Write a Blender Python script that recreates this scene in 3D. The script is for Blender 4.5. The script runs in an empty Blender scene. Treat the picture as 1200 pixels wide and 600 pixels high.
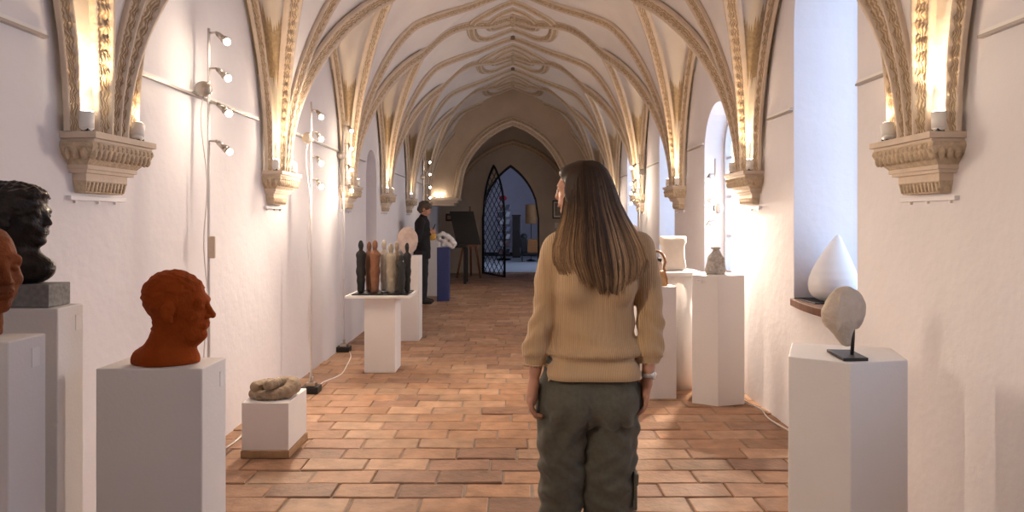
import bpy, bmesh, math, random
import numpy as np
from mathutils import Vector, Matrix
from mathutils.geometry import tessellate_polygon
random.seed(7); RNG = np.random.RandomState(7)
SC = bpy.context.scene; COL = SC.collection
pi = math.pi

# ------------------------------------------------------------------ materials
def newmat(name):
    m = bpy.data.materials.new(name); m.use_nodes = True
    nt = m.node_tree; b = nt.nodes['Principled BSDF']
    return m, nt, b
def mat(name, col, rough=.7, metal=0., noise=0., nscale=8., bump=0., bscale=60., col2=None, spec=.4, emis=None, estr=0., sheen=0.):
    m, nt, b = newmat(name)
    b.inputs['Base Color'].default_value = (*col, 1); b.inputs['Roughness'].default_value = rough
    b.inputs['Metallic'].default_value = metal; b.inputs['Specular IOR Level'].default_value = spec
    if sheen: b.inputs['Sheen Weight'].default_value = sheen
    tc = nt.nodes.new('ShaderNodeTexCoord')
    if noise > 0 or col2:
        n = nt.nodes.new('ShaderNodeTexNoise'); n.inputs['Scale'].default_value = nscale; n.inputs['Detail'].default_value = 6
        nt.links.new(tc.outputs['Object'], n.inputs['Vector'])
        r = nt.nodes.new('ShaderNodeValToRGB'); r.color_ramp.elements[0].position = .3; r.color_ramp.elements[1].position = .7
        c2 = col2 or tuple(c * (1 - noise) for c in col)
        r.color_ramp.elements[0].color = (*c2, 1); r.color_ramp.elements[1].color = (*col, 1)
        nt.links.new(n.outputs['Fac'], r.inputs['Fac']); nt.links.new(r.outputs['Color'], b.inputs['Base Color'])
    if bump > 0:
        n = nt.nodes.new('ShaderNodeTexNoise'); n.inputs['Scale'].default_value = bscale; n.inputs['Detail'].default_value = 5
        nt.links.new(tc.outputs['Object'], n.inputs['Vector'])
        bp = nt.nodes.new('ShaderNodeBump'); bp.inputs['Strength'].default_value = bump; bp.inputs['Distance'].default_value = .01
        nt.links.new(n.outputs['Fac'], bp.inputs['Height']); nt.links.new(bp.outputs['Normal'], b.inputs['Normal'])
    if emis:
        b.inputs['Emission Color'].default_value = (*emis, 1); b.inputs['Emission Strength'].default_value = estr
    return m
M = {}
M['wall'] = mat('limewash', (.79,.77,.80), .85, noise=.05, nscale=2.5, bump=.35, bscale=14)
M['plaster'] = mat('vault_plaster', (.80,.76,.74), .85, noise=.10, nscale=2.2, bump=.3, bscale=18)
M['cream'] = mat('cream_stone', (.68,.57,.46), .8, noise=.12, nscale=9, bump=.3, bscale=50)
M['ped'] = mat('pedestal_paint', (.80,.78,.77), .6, noise=.03, nscale=5, bump=.12, bscale=90)
M['steel'] = mat('brushed_steel', (.55,.50,.45), .3, 1.)
M['pole'] = mat('pole_paint', (.72,.70,.70), .4)
M['white_plastic'] = mat('white_plastic', (.85,.83,.80), .4)
M['cable'] = mat('cable_white', (.78,.75,.72), .5)
M['black'] = mat('black_paint', (.02,.018,.018), .45)
M['iron'] = mat('black_iron', (.025,.025,.03), .5, .6)
M['wood'] = mat('sill_wood', (.17,.065,.03), .5, noise=.5, nscale=12, bump=.2)
M['plinthwood'] = mat('plinth_wood', (.42,.26,.14), .6, noise=.3, nscale=14, bump=.2)
M['winframe'] = mat('window_frame_paint', (.55,.54,.56), .5)
M['paper'] = mat('label_paper', (.86,.84,.84), .6)
M['darkrail'] = mat('rail_metal', (.42,.38,.36), .35, .7)
M['acrylic'] = mat('clear_strip', (.86,.85,.87), .15)
def bulbmat(name, col, s): return mat(name, (.9,.85,.8), .5, emis=col, estr=s)
M['bulb'] = bulbmat('bulb_glow', (1,.84,.62), 90.)
M['bulb_dim'] = bulbmat('bulb_glow_side', (1,.82,.6), 14.)

def orn_mat():
    # stucco band: leaf scrolls along U (metres), V 0..1 across the band
    m, nt, b = newmat('leaf_stucco'); N = nt.nodes; L = nt.links
    b.inputs['Roughness'].default_value = .8
    uv = N.new('ShaderNodeUVMap'); uv.uv_map = 'UVMap'
    vo = N.new('ShaderNodeTexVoronoi'); vo.feature = 'SMOOTH_F1'; vo.inputs['Scale'].default_value = 1.
    mp = N.new('ShaderNodeMapping'); mp.inputs['Scale'].default_value = (42, 13, 1)
    L.new(uv.outputs[0], mp.inputs['Vector']); L.new(mp.outputs[0], vo.inputs['Vector'])
    w = N.new('ShaderNodeTexWave'); w.wave_type = 'RINGS'; w.inputs['Scale'].default_value = 1.1; w.inputs['Distortion'].default_value = 6.; w.inputs['Detail'].default_value = 1
    mp2 = N.new('ShaderNodeMapping'); mp2.inputs['Scale'].default_value = (20, 6.5, 1)
    L.new(uv.outputs[0], mp2.inputs['Vector']); L.new(mp2.outputs[0], w.inputs['Vector'])
    mx = N.new('ShaderNodeMath'); mx.operation = 'MULTIPLY'; L.new(vo.outputs['Distance'], mx.inputs[0]); L.new(w.outputs['Fac'], mx.inputs[1])
    r = N.new('ShaderNodeValToRGB'); r.color_ramp.elements[0].position = .02; r.color_ramp.elements[1].position = .42
    r.color_ramp.elements[0].color = (.36,.25,.15,1); r.color_ramp.elements[1].color = (.64,.51,.36,1)  # shade of the relief recesses put into the colour, following the bump height
    L.new(mx.outputs[0], r.inputs['Fac']); L.new(r.outputs['Color'], b.inputs['Base Color'])
    bp = N.new('ShaderNodeBump'); bp.inputs['Strength'].default_value = .6; bp.inputs['Distance'].default_value = .010
    L.new(mx.outputs[0], bp.inputs['Height']); L.new(bp.outputs['Normal'], b.inputs['Normal'])
    return m
M['orn'] = orn_mat()
M['bead'] = mat('bead_stucco', (.62,.50,.36), .8, noise=.3, nscale=40, bump=.5, bscale=80)

def glass_mat():
    m = bpy.data.materials.new('window_glass'); m.use_nodes = True; nt = m.node_tree; nt.nodes.clear()
    o = nt.nodes.new('ShaderNodeOutputMaterial'); mix = nt.nodes.new('ShaderNodeMixShader')
    t = nt.nodes.new('ShaderNodeBsdfTransparent'); t.inputs[0].default_value = (.95,.97,.98,1)
    g = nt.nodes.new('ShaderNodeBsdfGlossy'); g.inputs['Roughness'].default_value = .02
    mix.inputs[0].default_value = .06
    nt.links.new(t.outputs[0], mix.inputs[1]); nt.links.new(g.outputs[0], mix.inputs[2]); nt.links.new(mix.outputs[0], o.inputs[0])
    return m
M['glass'] = glass_mat()

def brick_mat():
    m, nt, b = newmat('floor_brick'); N = nt.nodes; L = nt.links
    at = N.new('ShaderNodeVertexColor'); at.layer_name = 'tone'
    tc = N.new('ShaderNodeTexCoord')
    n = N.new('ShaderNodeTexNoise'); n.inputs['Scale'].default_value = 9; n.inputs['Detail'].default_value = 8
    L.new(tc.outputs['Object'], n.inputs['Vector'])
    mr = N.new('ShaderNodeMapRange'); mr.inputs[1].default_value = .3; mr.inputs[2].default_value = .7; mr.inputs[3].default_value = .72; mr.inputs[4].default_value = 1.15
    L.new(n.outputs['Fac'], mr.inputs[0])
    vm = N.new('ShaderNodeVectorMath'); vm.operation = 'SCALE'; L.new(at.outputs['Color'], vm.inputs[0]); L.new(mr.outputs[0], vm.inputs['Scale'])
    L.new(vm.outputs[0], b.inputs['Base Color'])
    b.inputs['Roughness'].default_value = .55; b.inputs['Specular IOR Level'].default_value = .35
    n2 = N.new('ShaderNodeTexNoise'); n2.inputs['Scale'].default_value = 30; n2.inputs['Detail'].default_value = 6; L.new(tc.outputs['Object'], n2.inputs['Vector'])
    bp = N.new('ShaderNodeBump'); bp.inputs['Strength'].default_value = .5; bp.inputs['Distance'].default_value = .01
    L.new(n2.outputs['Fac'], bp.inputs['Height']); L.new(bp.outputs['Normal'], b.inputs['Normal'])
    return m
M['brick'] = brick_mat()
M['mortar'] = mat('floor_mortar', (.30,.23,.18), .9, noise=.3, nscale=12)

# ------------------------------------------------------------------ geometry builder
class G:
    def __init__(s): s.v = []; s.f = []; s.mi = []; s.uv = {}; s.smooth = []
    def add(s, v, f, mi=0, smooth=False):
        o = len(s.v); s.v += [tuple(map(float, p)) for p in v]; s.f += [tuple(i + o for i in q) for q in f]
        s.mi += [mi] * len(f); s.smooth += [smooth] * len(f); return o
    def box(s, lo, hi, mi=0):
        x0,y0,z0 = lo; x1,y1,z1 = hi
        return s.add([(x0,y0,z0),(x1,y0,z0),(x1,y1,z0),(x0,y1,z0),(x0,y0,z1),(x1,y0,z1),(x1,y1,z1),(x0,y1,z1)],
              [(0,3,2,1),(4,5,6,7),(0,1,5,4),(1,2,6,5),(2,3,7,6),(3,0,4,7)], mi)
    def obox(s, c, ax, ay, az, mi=0):
        c = Vector(c); ax = Vector(ax); ay = Vector(ay); az = Vector(az); V = []
        for k in (-1,1):
            for (i,j) in ((-1,-1),(1,-1),(1,1),(-1,1)): V.append(c + ax*i + ay*j + az*k)
        s.add(V, [(0,3,2,1),(4,5,6,7),(0,1,5,4),(1,2,6,5),(2,3,7,6),(3,0,4,7)], mi)
    def prism(s, poly, z0, z1, mi=0):
        n = len(poly); a = sum(poly[i][0]*poly[(i+1)%n][1]-poly[(i+1)%n][0]*poly[i][1] for i in range(n))
        if a < 0: poly = poly[::-1]
        V = [(x,y,z0) for x,y in poly] + [(x,y,z1) for x,y in poly]
        s.add(V, [tuple(range(n))[::-1], tuple(range(n, 2*n))] + [(i,(i+1)%n,(i+1)%n+n,i+n) for i in range(n)], mi)
    def tube(s, pts, r, seg=8, mi=0, caps=True, flat=None):
        pts = [Vector(p) for p in pts]; n = len(pts); rs = r if hasattr(r, '__len__') else [r]*n; V = []
        up = None
        for i,p in enumerate(pts):
            t = (pts[min(i+1,n-1)] - pts[max(i-1,0)]).normalized()
            if up is None:
                up = Vector((0,0,1)) if abs(t.z) < .9 else Vector((1,0,0))
            a = t.cross(up)
            if a.length < 1e-5: a = t.orthogonal()
            a.normalize(); b = a.cross(t).normalized(); up = b
            for k in range(seg):
                w = 2*pi*k/seg; V.append(p + (a*math.cos(w) + b*math.sin(w)*(flat or 1)) * rs[i])
        F = [(i*seg+k, i*seg+(k+1)%seg, (i+1)*seg+(k+1)%seg, (i+1)*seg+k) for i in range(n-1) for k in range(seg)]
        if caps: F += [tuple(range(seg))[::-1], tuple(range((n-1)*seg, n*seg))]
        s.add(V, F, mi, True)
    def lathe(s, prof, c, seg=24, mi=0, axis=None):
        # prof: (radius, height) list
        V = []; c = Vector(c)
        A = Vector(axis).normalized() if axis else Vector((0,0,1)); X = A.orthogonal().normalized(); Y = A.cross(X)
        for (r,z) in prof:
            for k in range(seg): V.append(c + A*z + (X*math.cos(2*pi*k/seg) + Y*math.sin(2*pi*k/seg))*max(r,1e-4))
        n = len(prof)
        F = [(i*seg+k, i*seg+(k+1)%seg, (i+1)*seg+(k+1)%seg, (i+1)*seg+k) for i in range(n-1) for k in range(seg)]
        F += [tuple(range(seg))[::-1], tuple(range((n-1)*seg, n*seg))]
        s.add(V, F, mi, True)
    def ball(s, c, r, seg=12, rings=8, mi=0):
        r = r if hasattr(r,'__len__') else (r,r,r)
        V = [(c[0],c[1],c[2]-r[2])]
        for i in range(1,rings):
            t = pi*i/rings
            for k in range(seg): V.append((c[0]+r[0]*math.sin(t)*math.cos(2*pi*k/seg), c[1]+r[1]*math.sin(t)*math.sin(2*pi*k/seg), c[2]-r[2]*math.cos(t)))
        V.append((c[0],c[1],c[2]+r[2])); F = []
        for k in range(seg): F.append((0, 1+(k+1)%seg, 1+k)); F.append((len(V)-1, 1+(rings-2)*seg+k, 1+(rings-2)*seg+(k+1)%seg))
        for i in range(rings-2):
            for k in range(seg): F.append((1+i*seg+k, 1+i*seg+(k+1)%seg, 1+(i+1)*seg+(k+1)%seg, 1+(i+1)*seg+k))
        s.add(V, F, mi, True)
    def grid(s, P, mi=0, smooth=True, uv=None, mis=None, flip=False):
        # P rows x cols points; uv same shape
        R = len(P); C = len(P[0]); o = len(s.v)
        s.v += [tuple(map(float,p)) for row in P for p in row]
        for i in range(R-1):
            for j in range(C-1):
                q = (o+i*C+j, o+i*C+j+1, o+(i+1)*C+j+1, o+(i+1)*C+j)
                if flip: q = q[::-1]
                if uv is not None:
                    u = (uv[i][j], uv[i][j+1], uv[i+1][j+1], uv[i+1][j])
                    s.uv[len(s.f)] = u[::-1] if flip else u
                s.f.append(q); s.mi.append(mis[j] if mis else mi); s.smooth.append(smooth)

def link(name, geo, mats, parent=None, origin=None, bevel=0.):
    mats = mats if isinstance(mats, (list, tuple)) else [mats]
    me = bpy.data.meshes.new(name)
    if parent is not None: off = abs_loc(parent)
    else: off = Vector((0,0,0))
    o_abs = Vector(origin) if origin is not None else (off if parent is not None else Vector((0,0,0)))
    me.from_pydata([tuple(Vector(p) - o_abs) for p in geo.v], [], geo.f)
    for m in mats: me.materials.append(m)
    me.polygons.foreach_set('material_index', geo.mi)
    me.polygons.foreach_set('use_smooth', geo.smooth)
    if geo.uv:
        uvl = me.uv_layers.new(name='UVMap')
        for fi, q in geo.uv.items():
            p = me.polygons[fi]
            for li, c in zip(p.loop_indices, q): uvl.data[li].uv = c
    me.update()
    o = bpy.data.objects.new(name, me); COL.objects.link(o)
    if parent is not None: o.parent = parent
    o.location = o_abs - off
    if bevel > 0:
        b = o.modifiers.new('bevel','BEVEL'); b.width = bevel; b.segments = 2; b.limit_method = 'ANGLE'; b.angle_limit = math.radians(40)
    return o
def abs_loc(o):
    l = Vector((0,0,0))
    while o is not None: l += o.location; o = o.parent
    return l
def tag(o, label=None, cat=None, group=None, kind=None):
    if label: o['label'] = label
    if cat: o['category'] = cat
    if group: o['group'] = group
    if kind: o['kind'] = kind
    return o
def thing(name, loc, label, cat, group=None):
    o = bpy.data.objects.new(name, None); COL.objects.link(o); o.location = loc; o.empty_display_size = .1
    return tag(o, label, cat, group)
def copy_tree(o, parent=None):
    c = o.copy(); COL.objects.link(c)
    if parent is not None: c.parent = parent
    for ch in [k for k in bpy.data.objects if k.parent == o]: copy_tree(ch, c)
    return c
def children(o): return [k for k in bpy.data.objects if k.parent == o]
def struct(name, geo, mats, parent=None, **k):
    o = link(name, geo, mats, parent, **k)
    if parent is None: o['kind'] = 'structure'
    return o

# ------------------------------------------------------------------ SDF fields and surface nets
class Field:
    def __init__(s, lo, hi, h):
        s.lo = np.array(lo, float); s.h = h; s.n = np.ceil((np.array(hi)-s.lo)/h).astype(int)+1
        s.f = np.full(s.n, .2, np.float32); s.ax = [s.lo[i]+h*np.arange(s.n[i]) for i in range(3)]
        s.M = np.eye(3); s.t = np.zeros(3); s.sc = 1.
    def frame(s, M=None, t=(0,0,0), sc=1.):
        s.M = np.eye(3) if M is None else np.array(M, float); s.t = np.array(t, float); s.sc = sc; return s
    def _sub(s, cl, R):
        c = s.M @ (np.array(cl, float)*s.sc) + s.t; R = R*s.sc + .03
        i0 = np.maximum(0, np.floor((c-R-s.lo)/s.h).astype(int)); i1 = np.minimum(s.n, np.ceil((c+R-s.lo)/s.h).astype(int)+1)
        if np.any(i1 <= i0): return None, None
        sl = tuple(slice(a,b) for a,b in zip(i0,i1))
        X,Y,Z = np.meshgrid(*[s.ax[k][sl[k]] for k in range(3)], indexing='ij')
        P = np.stack([X,Y,Z],-1) - s.t
        return sl, (P @ s.M)/s.sc
    def _op(s, sl, d, k, sub):
        a = s.f[sl]; d = d*s.sc
        if sub:
            d = -d
            if k > 0: h = np.maximum(k-np.abs(a-d),0)/k; s.f[sl] = np.maximum(a,d)+h*h*k*.25
            else: s.f[sl] = np.maximum(a,d)
        else:
            if k > 0: h = np.maximum(k-np.abs(a-d),0)/k; s.f[sl] = np.minimum(a,d)-h*h*k*.25
            else: s.f[sl] = np.minimum(a,d)
    def ell(s, c, r, k=.01, sub=False, R=None):
        r = np.array(r if hasattr(r,'__len__') else (r,r,r), float)
        sl, P = s._sub(c, r.max()+k)
        if sl is None: return
        q = P-np.array(c)
        if R is not None: q = q @ np.array(R)
        k0 = np.linalg.norm(q/r,axis=-1); k1 = np.linalg.norm(q/(r*r),axis=-1)+1e-9
        s._op(sl, k0*(k0-1)/k1, k, sub)
    def cap(s, a, b, ra, rb=None, k=.01, sub=False, sq=None):
        rb = ra if rb is None else rb; a = np.array(a,float); b = np.array(b,float)
        sl, P = s._sub((a+b)/2, np.linalg.norm(b-a)/2+max(ra,rb)*(1 if sq is None else max(1,max(sq)))+k)
        if sl is None: return
        if sq is not None:
            q = np.array(sq,float); P = P/q; a = a/q; b = b/q
        ba = b-a; pa = P-a; t = np.clip((pa@ba)/max(ba@ba,1e-9),0,1)
        d = np.linalg.norm(pa-t[...,None]*ba,axis=-1)-(ra+(rb-ra)*t)
        s._op(sl, d, k, sub)
    def chain(s, pts, rs, k=.01, kk=None):
        for i in range(len(pts)-1): s.cap(pts[i],pts[i+1],rs[i],rs[i+1],k if i else (kk or k))
    def box(s, c, hf, rd=.005, k=.0, sub=False, R=None):
        hf = np.array(hf,float); sl,P = s._sub(c, np.linalg.norm(hf)+k)
        if sl is None: return
        q = P-np.array(c)
        if R is not None: q = q @ np.array(R)
        q = np.abs(q)-(hf-rd); d = np.linalg.norm(np.maximum(q,0),axis=-1)+np.minimum(q.max(-1),0)-rd
        s._op(sl, d, k, sub)
    def mesh(s):
        f = s.f; n = f.shape; ins = f < 0
        c = np.zeros((n[0]-1,n[1]-1,n[2]-1),int)
        for i in (0,1):
            for j in (0,1):
                for k in (0,1): c += ins[i:n[0]-1+i, j:n[1]-1+j, k:n[2]-1+k]
        act = (c>0)&(c<8); idx = np.full(act.shape,-1,int); ids = np.argwhere(act); idx[act] = np.arange(len(ids))
        acc = np.zeros((len(ids),3)); cnt = np.zeros(len(ids))
        corners = [(i,j,k) for i in (0,1) for j in (0,1) for k in (0,1)]
        for a in corners:
            for ax in range(3):
                if a[ax]: continue
                b = list(a); b[ax] = 1
                fa = f[ids[:,0]+a[0],ids[:,1]+a[1],ids[:,2]+a[2]]; fb = f[ids[:,0]+b[0],ids[:,1]+b[1],ids[:,2]+b[2]]
                m = (fa<0)!=(fb<0); t = np.where(m, fa/np.where(m,fa-fb,1), 0)
                p = np.tile(np.array(a,float),(len(ids),1)); p[:,ax] += t
                acc[m] += p[m]; cnt[m] += 1
        V = (ids+acc/np.maximum(cnt,1)[:,None])*s.h+s.lo
        F = []
        for ax in range(3):
            u,v = (ax+1)%3,(ax+2)%3
            A = [slice(None)]*3; B = [slice(None)]*3; A[ax] = slice(0,n[ax]-1); B[ax] = slice(1,n[ax])
            ch = ins[tuple(A)] != ins[tuple(B)]
            e = np.argwhere(ch); e = e[(e[:,u]>0)&(e[:,v]>0)&(e[:,u]<n[u]-1)&(e[:,v]<n[v]-1)]
            if not len(e): continue
            fl = ins[tuple(A)][tuple(e.T)]
            def cell(du,dv):
                q = e.copy(); q[:,u] -= du; q[:,v] -= dv; return idx[tuple(q.T)]
            Q = np.stack([cell(1,1),cell(0,1),cell(0,0),cell(1,0)],1)
            Q[~fl] = Q[~fl][:,::-1]; F.append(Q)
        F = np.concatenate(F); return V, F
def vnormals(V,F):
    n = np.cross(V[F[:,2]]-V[F[:,0]], V[F[:,3]]-V[F[:,1]]); N = np.zeros_like(V)
    for i in range(4): np.add.at(N, F[:,i], n)
    return N/(np.linalg.norm(N,axis=1)[:,None]+1e-12)
def smooth_v(V,F,it=1,lam=.5):
    for _ in range(it):
        A = np.zeros_like(V); c = np.zeros(len(V))
        for i in range(4):
            a = F[:,i]; b = F[:,(i+1)%4]
            np.add.at(A,a,V[b]); np.add.at(c,a,1); np.add.at(A,b,V[a]); np.add.at(c,b,1)
        V = V+(A/np.maximum(c,1)[:,None]-V)*lam
    return V
def fnoise(P, freq, seed=0, oct=3):
    # cheap smooth pseudo-noise: sums of randomly oriented sines
    r = np.random.RandomState(seed); out = np.zeros(len(P)); a = 1.; tot = 0
    for o in range(oct):
        for k in range(5):
            d = r.normal(size=3); d /= np.linalg.norm(d); out += a*np.sin(P@d*freq*(.7+.6*r.rand())*6.28+r.rand()*6.28); tot += a*.7
        freq *= 2.; a *= .5
    return out/tot*1.5
def sdf_obj(name, fld, m, parent=None, disp=None, sm=1, origin=None):
    V,F = fld.mesh(); V = smooth_v(V,F,sm,.5)
    if disp is not None:
        N = vnormals(V,F); V = V+N*disp(V,N)[:,None]
    off = abs_loc(parent) if parent is not None else Vector((0,0,0))
    o_abs = Vector(origin) if origin is not None else off
    me = bpy.data.meshes.new(name)
    me.from_pydata((V-np.array(o_abs)).tolist(), [], F.tolist())
    me.polygons.foreach_set('use_smooth',[True]*len(me.polygons)); me.materials.append(m); me.update()
    o = bpy.data.objects.new(name, me); COL.objects.link(o)
    if parent is not None: o.parent = parent
    o.location = o_abs-off
    return o
# ================================================================== THE CORRIDOR
W = 1.9; D0 = -1.6; D1 = 17.65; S = 2.25
CB = [3.02 + S*i for i in range(-2, 7)]        # corbel lines (-1.48 .. 16.52)

# ---- floor: hand-made bricks laid in courses across the corridor
def floor():
    g = G(); tone = []
    bl, bw = .347, .183; y = D0-.1; row = 0
    def addb(x0,x1,y0,y1):
        dz = random.uniform(-.0035,.0035); tl = random.uniform(-.003,.003); tr = random.uniform(-.003,.003)
        j = lambda: random.uniform(-.003,.003)
        e = .006; q = [(x0+j(),y0+j(),dz+tl),(x1+j(),y0+j(),dz-tl),(x1+j(),y1+j(),dz-tr),(x0+j(),y1+j(),dz+tr)]
        V = [(p[0],p[1],-.02) for p in q]+[(p[0],p[1],p[2]-.005) for p in q]
        c = ((x0+x1)/2,(y0+y1)/2)
        V += [(p[0]+(e if p[0]<c[0] else -e), p[1]+(e if p[1]<c[1] else -e), p[2]) for p in q]
        g.add(V,[(8,9,10,11)]+[(a,(a+1)%4,(a+1)%4+4,a+4) for a in range(4)]+[(a+4,(a+1)%4+4,(a+1)%4+8,a+8) for a in range(4)])
        v = random.random(); t = random.uniform(.78,1.12)
        c1 = (.35,.195,.115); c2 = (.40,.245,.155); c3 = (.29,.165,.108)
        col = c1 if v < .5 else (c2 if v < .85 else c3)
        tone.extend([(col[0]*t,col[1]*t,col[2]*t)]*9)
    while y < D1+.4:
        off = (row%2)*bl*.5+random.uniform(-.07,.07); x = -W-.4-off
        while x < W+.3:
            l = bl*random.uniform(.95,1.05); g_ = random.uniform(.004,.007)
            xa = max(x+g_,-W-.3); xb = min(x+l-g_, W+.35)
            if xb-xa > .03: addb(xa,xb,y+g_*.7,y+bw-g_*.7)
            x += l
        y += bw; row += 1
    nb = len(g.f)
    g.add([(-W-.4,D0-.2,-.008),(W+.6,D0-.2,-.008),(W+.6,D1+.45,-.008),(-W-.4,D1+.45,-.008)],[(0,1,2,3)],1)
    g.add([(-W-.4,D0-.2,-.1),(W+.6,D0-.2,-.1),(W+.6,D1+.45,-.1),(-W-.4,D1+.45,-.1)],[(3,2,1,0)],1)
    o = struct('floor', g, [M['brick'],M['mortar']])
    ca = o.data.color_attributes.new('tone','FLOAT_COLOR','CORNER')
    arr = np.ones((len(o.data.loops),4),np.float32)
    for fi in range(nb):
        p = o.data.polygons[fi]
        for li in p.loop_indices: arr[li,:3] = tone[fi]
    ca.data.foreach_set('color', arr.ravel())
floor()

def arch_outline(a, b, z0, zs, za, n=10, pointed=False):
    # opening outline in (along, z), counter clockwise from bottom a
    P = [(a,z0),(b,z0),(b,zs)]; c = (a+b)/2; w = (b-a)/2; h = za-zs
    if pointed:
        R = (w*w+h*h)/(2*w)
        for k in range(1,n): 
            m = 2*w*k/n; x = b-m
            d = m if m <= w else 2*w-m
            P.append((x, zs+math.sqrt(max(0,2*R*d-d*d))))
    else:
        for k in range(1,2*n): 
            t = pi*k/(2*n); P.append((c+w*math.cos(t), zs+h*math.sin(t)))
    P.append((a,zs)); return P
def wall_panel(g, outer, holes, fn):
    loops = [[Vector((p[0],p[1],0)) for p in outer]]+[[Vector((p[0],p[1],0)) for p in h] for h in holes]
    tris = tessellate_polygon(loops); pts = [p for l in loops for p in l]
    o = len(g.v); g.v += [fn(p.x,p.y) for p in pts]
    for t in tris: g.f.append(tuple(i+o for i in t)); g.mi.append(0); g.smooth.append(False)
def reveal(g, hole, fn0, fn1, mi=0, skip_bottom=False):
    n = len(hole)
    for i in range(n):
        if skip_bottom and i == 0: continue
        p,q = hole[i],hole[(i+1)%n]
        g.add([fn0(*p),fn0(*q),fn1(*q),fn1(*p)],[(0,1,2,3)],mi)
ZT = 4.75
# window openings in the right wall: (y0,y1,sill,spring,apex,depth)
WINS = [(-.85,-.02,.89,2.3,2.9,.4),(1.45,2.28,.89,2.3,2.9,.45),(3.67,4.50,.89,2.72,3.28,.50),(5.77,6.60,.89,2.08,2.52,.22),(7.82,8.63,.89,2.35,2.85,.3),
        (10.15,11.05,.89,2.35,2.85,.3),(12.5,13.3,.89,2.35,2.85,.3)]
g = G(); holes = [arch_outline(*w[:5]) for w in WINS]
wall_panel(g, [(D0,-.02),(D1,-.02),(D1,ZT),(D0,ZT)], holes, lambda y,z: (W,y,z))
for w,h in zip(WINS,holes): reveal(g,h,lambda y,z:(W,y,z),lambda y,z,dp=w[5]:(W+dp,y,z))
struct('wall_right', g, M['wall'])
for i,(w,h) in enumerate(zip(WINS,holes)):
    dp = w[5]; yc = (w[0]+w[1])/2; wd = w[1]-w[0]; x = W+dp
    fr = G(); inner = arch_outline(w[0]+.045,w[1]-.045,w[2]+.045,w[3],w[4]-.045)
    for a,b in ((x-.03,x+.03),):
        n = len(h)
        for k in range(n):
            p,q = h[k],h[(k+1)%n]; pi_,qi = inner[k],inner[(k+1)%n]
            fr.add([(a,*p),(a,*q),(a,*qi),(a,*pi_)],[(0,1,2,3)]); fr.add([(b,*p),(b,*q),(b,*qi),(b,*pi_)],[(3,2,1,0)])
            fr.add([(a,*pi_),(a,*qi),(b,*qi),(b,*pi_)],[(0,1,2,3)])
    o = struct('window_%d'%(i+1), fr, M['winframe'], origin=(x,yc,w[2]))
    mu = G(); mu.box((x-.015,yc-.014,w[2]),(x+.015,yc+.014,w[4]-.03))
    z = w[2]+.38
    while z < w[4]-.12:
        hw = wd/2-.03 if z < w[3] else (wd/2)*math.sqrt(max(.05,1-((z-w[3])/(w[4]-w[3]))**2))-.02
        mu.box((x-.012,yc-hw,z-.011),(x+.012,yc+hw,z+.011)); z += .38
    link('muntin', mu, M['winframe'], o)
    gl = G(); wall_panel(gl, inner, [], lambda y,z: (x,y,z)); link('pane', gl, M['glass'], o)
    sl = G()
    if dp > .45:   # bowed wooden sill board
        poly = [(W+dp-.03,w[0]+.0),(W+dp-.03,w[1]-.0)]
        for k in range(13):
            t = k/12; yy = w[1]+.035-(wd+.07)*t
            poly.append((W-.012-.05*math.sin(pi*t), yy))
        sl.prism(poly, w[2]-.045, w[2]+.004)
        link('window_sill', sl, M['wood'], o, bevel=.004)
    else:
        sl.box((W-.02,w[0]-.02,w[2]-.035),(x-.02,w[1]+.02,w[2]+.004)); link('window_sill', sl, M['wood'], o, bevel=.004)
    # daylight portal in the opening (guides sampling of the sky, emits nothing)
    L = bpy.data.lights.new('sky_portal','AREA'); L.shape = 'RECTANGLE'; L.size = w[4]-w[2]; L.size_y = wd; L.cycles.is_portal = True
    po = bpy.data.objects.new('sky_portal', L); COL.objects.link(po); po.location = (x+.05,yc,(w[2]+w[4])/2)
    po.rotation_euler = (0, pi/2, 0)

# left wall with the arched recess
g = G(); rec = arch_outline(8.62,9.28,0.0,2.05,2.36,pointed=True)
outer = [(D0,-.02),(8.62,-.02),(8.62,2.05)]+[p for p in rec[3:-1]][::-1]+[(9.28,2.05),(9.28,-.02),(D1,-.02),(D1,ZT),(D0,ZT)]
wall_panel(g, outer, [], lambda y,z:(-W,y,z))
reveal(g, rec, lambda y,z:(-W,y,z), lambda y,z:(-W-.32,y,z))
wall_panel(g, rec, [], lambda y,z:(-W-.32,y,z))
struct('wall_left', g, M['wall'])

# end wall with the pointed doorway, back wall
DO = arch_outline(-.82,.70,0.0,1.45,2.88,n=20,pointed=True)
g = G(); outer = [(-W,-.02),(-.82,-.02),(-.82,1.45)]+DO[3:-1][::-1]+[(.70,1.45),(.70,-.02),(W,-.02),(W,ZT),(-W,ZT)]
wall_panel(g, outer, [], lambda x,z:(x,D1,z)); reveal(g, DO[:], lambda x,z:(x,D1,z), lambda x,z:(x,D1+.35,z), skip_bottom=True)
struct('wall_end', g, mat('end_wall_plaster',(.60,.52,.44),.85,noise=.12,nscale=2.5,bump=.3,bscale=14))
g = G(); g.add([(-W,D0,-.02),(W,D0,-.02),(W,D0,ZT),(-W,D0,ZT)],[(3,2,1,0)]); struct('wall_back', g, M['wall'])

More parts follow.
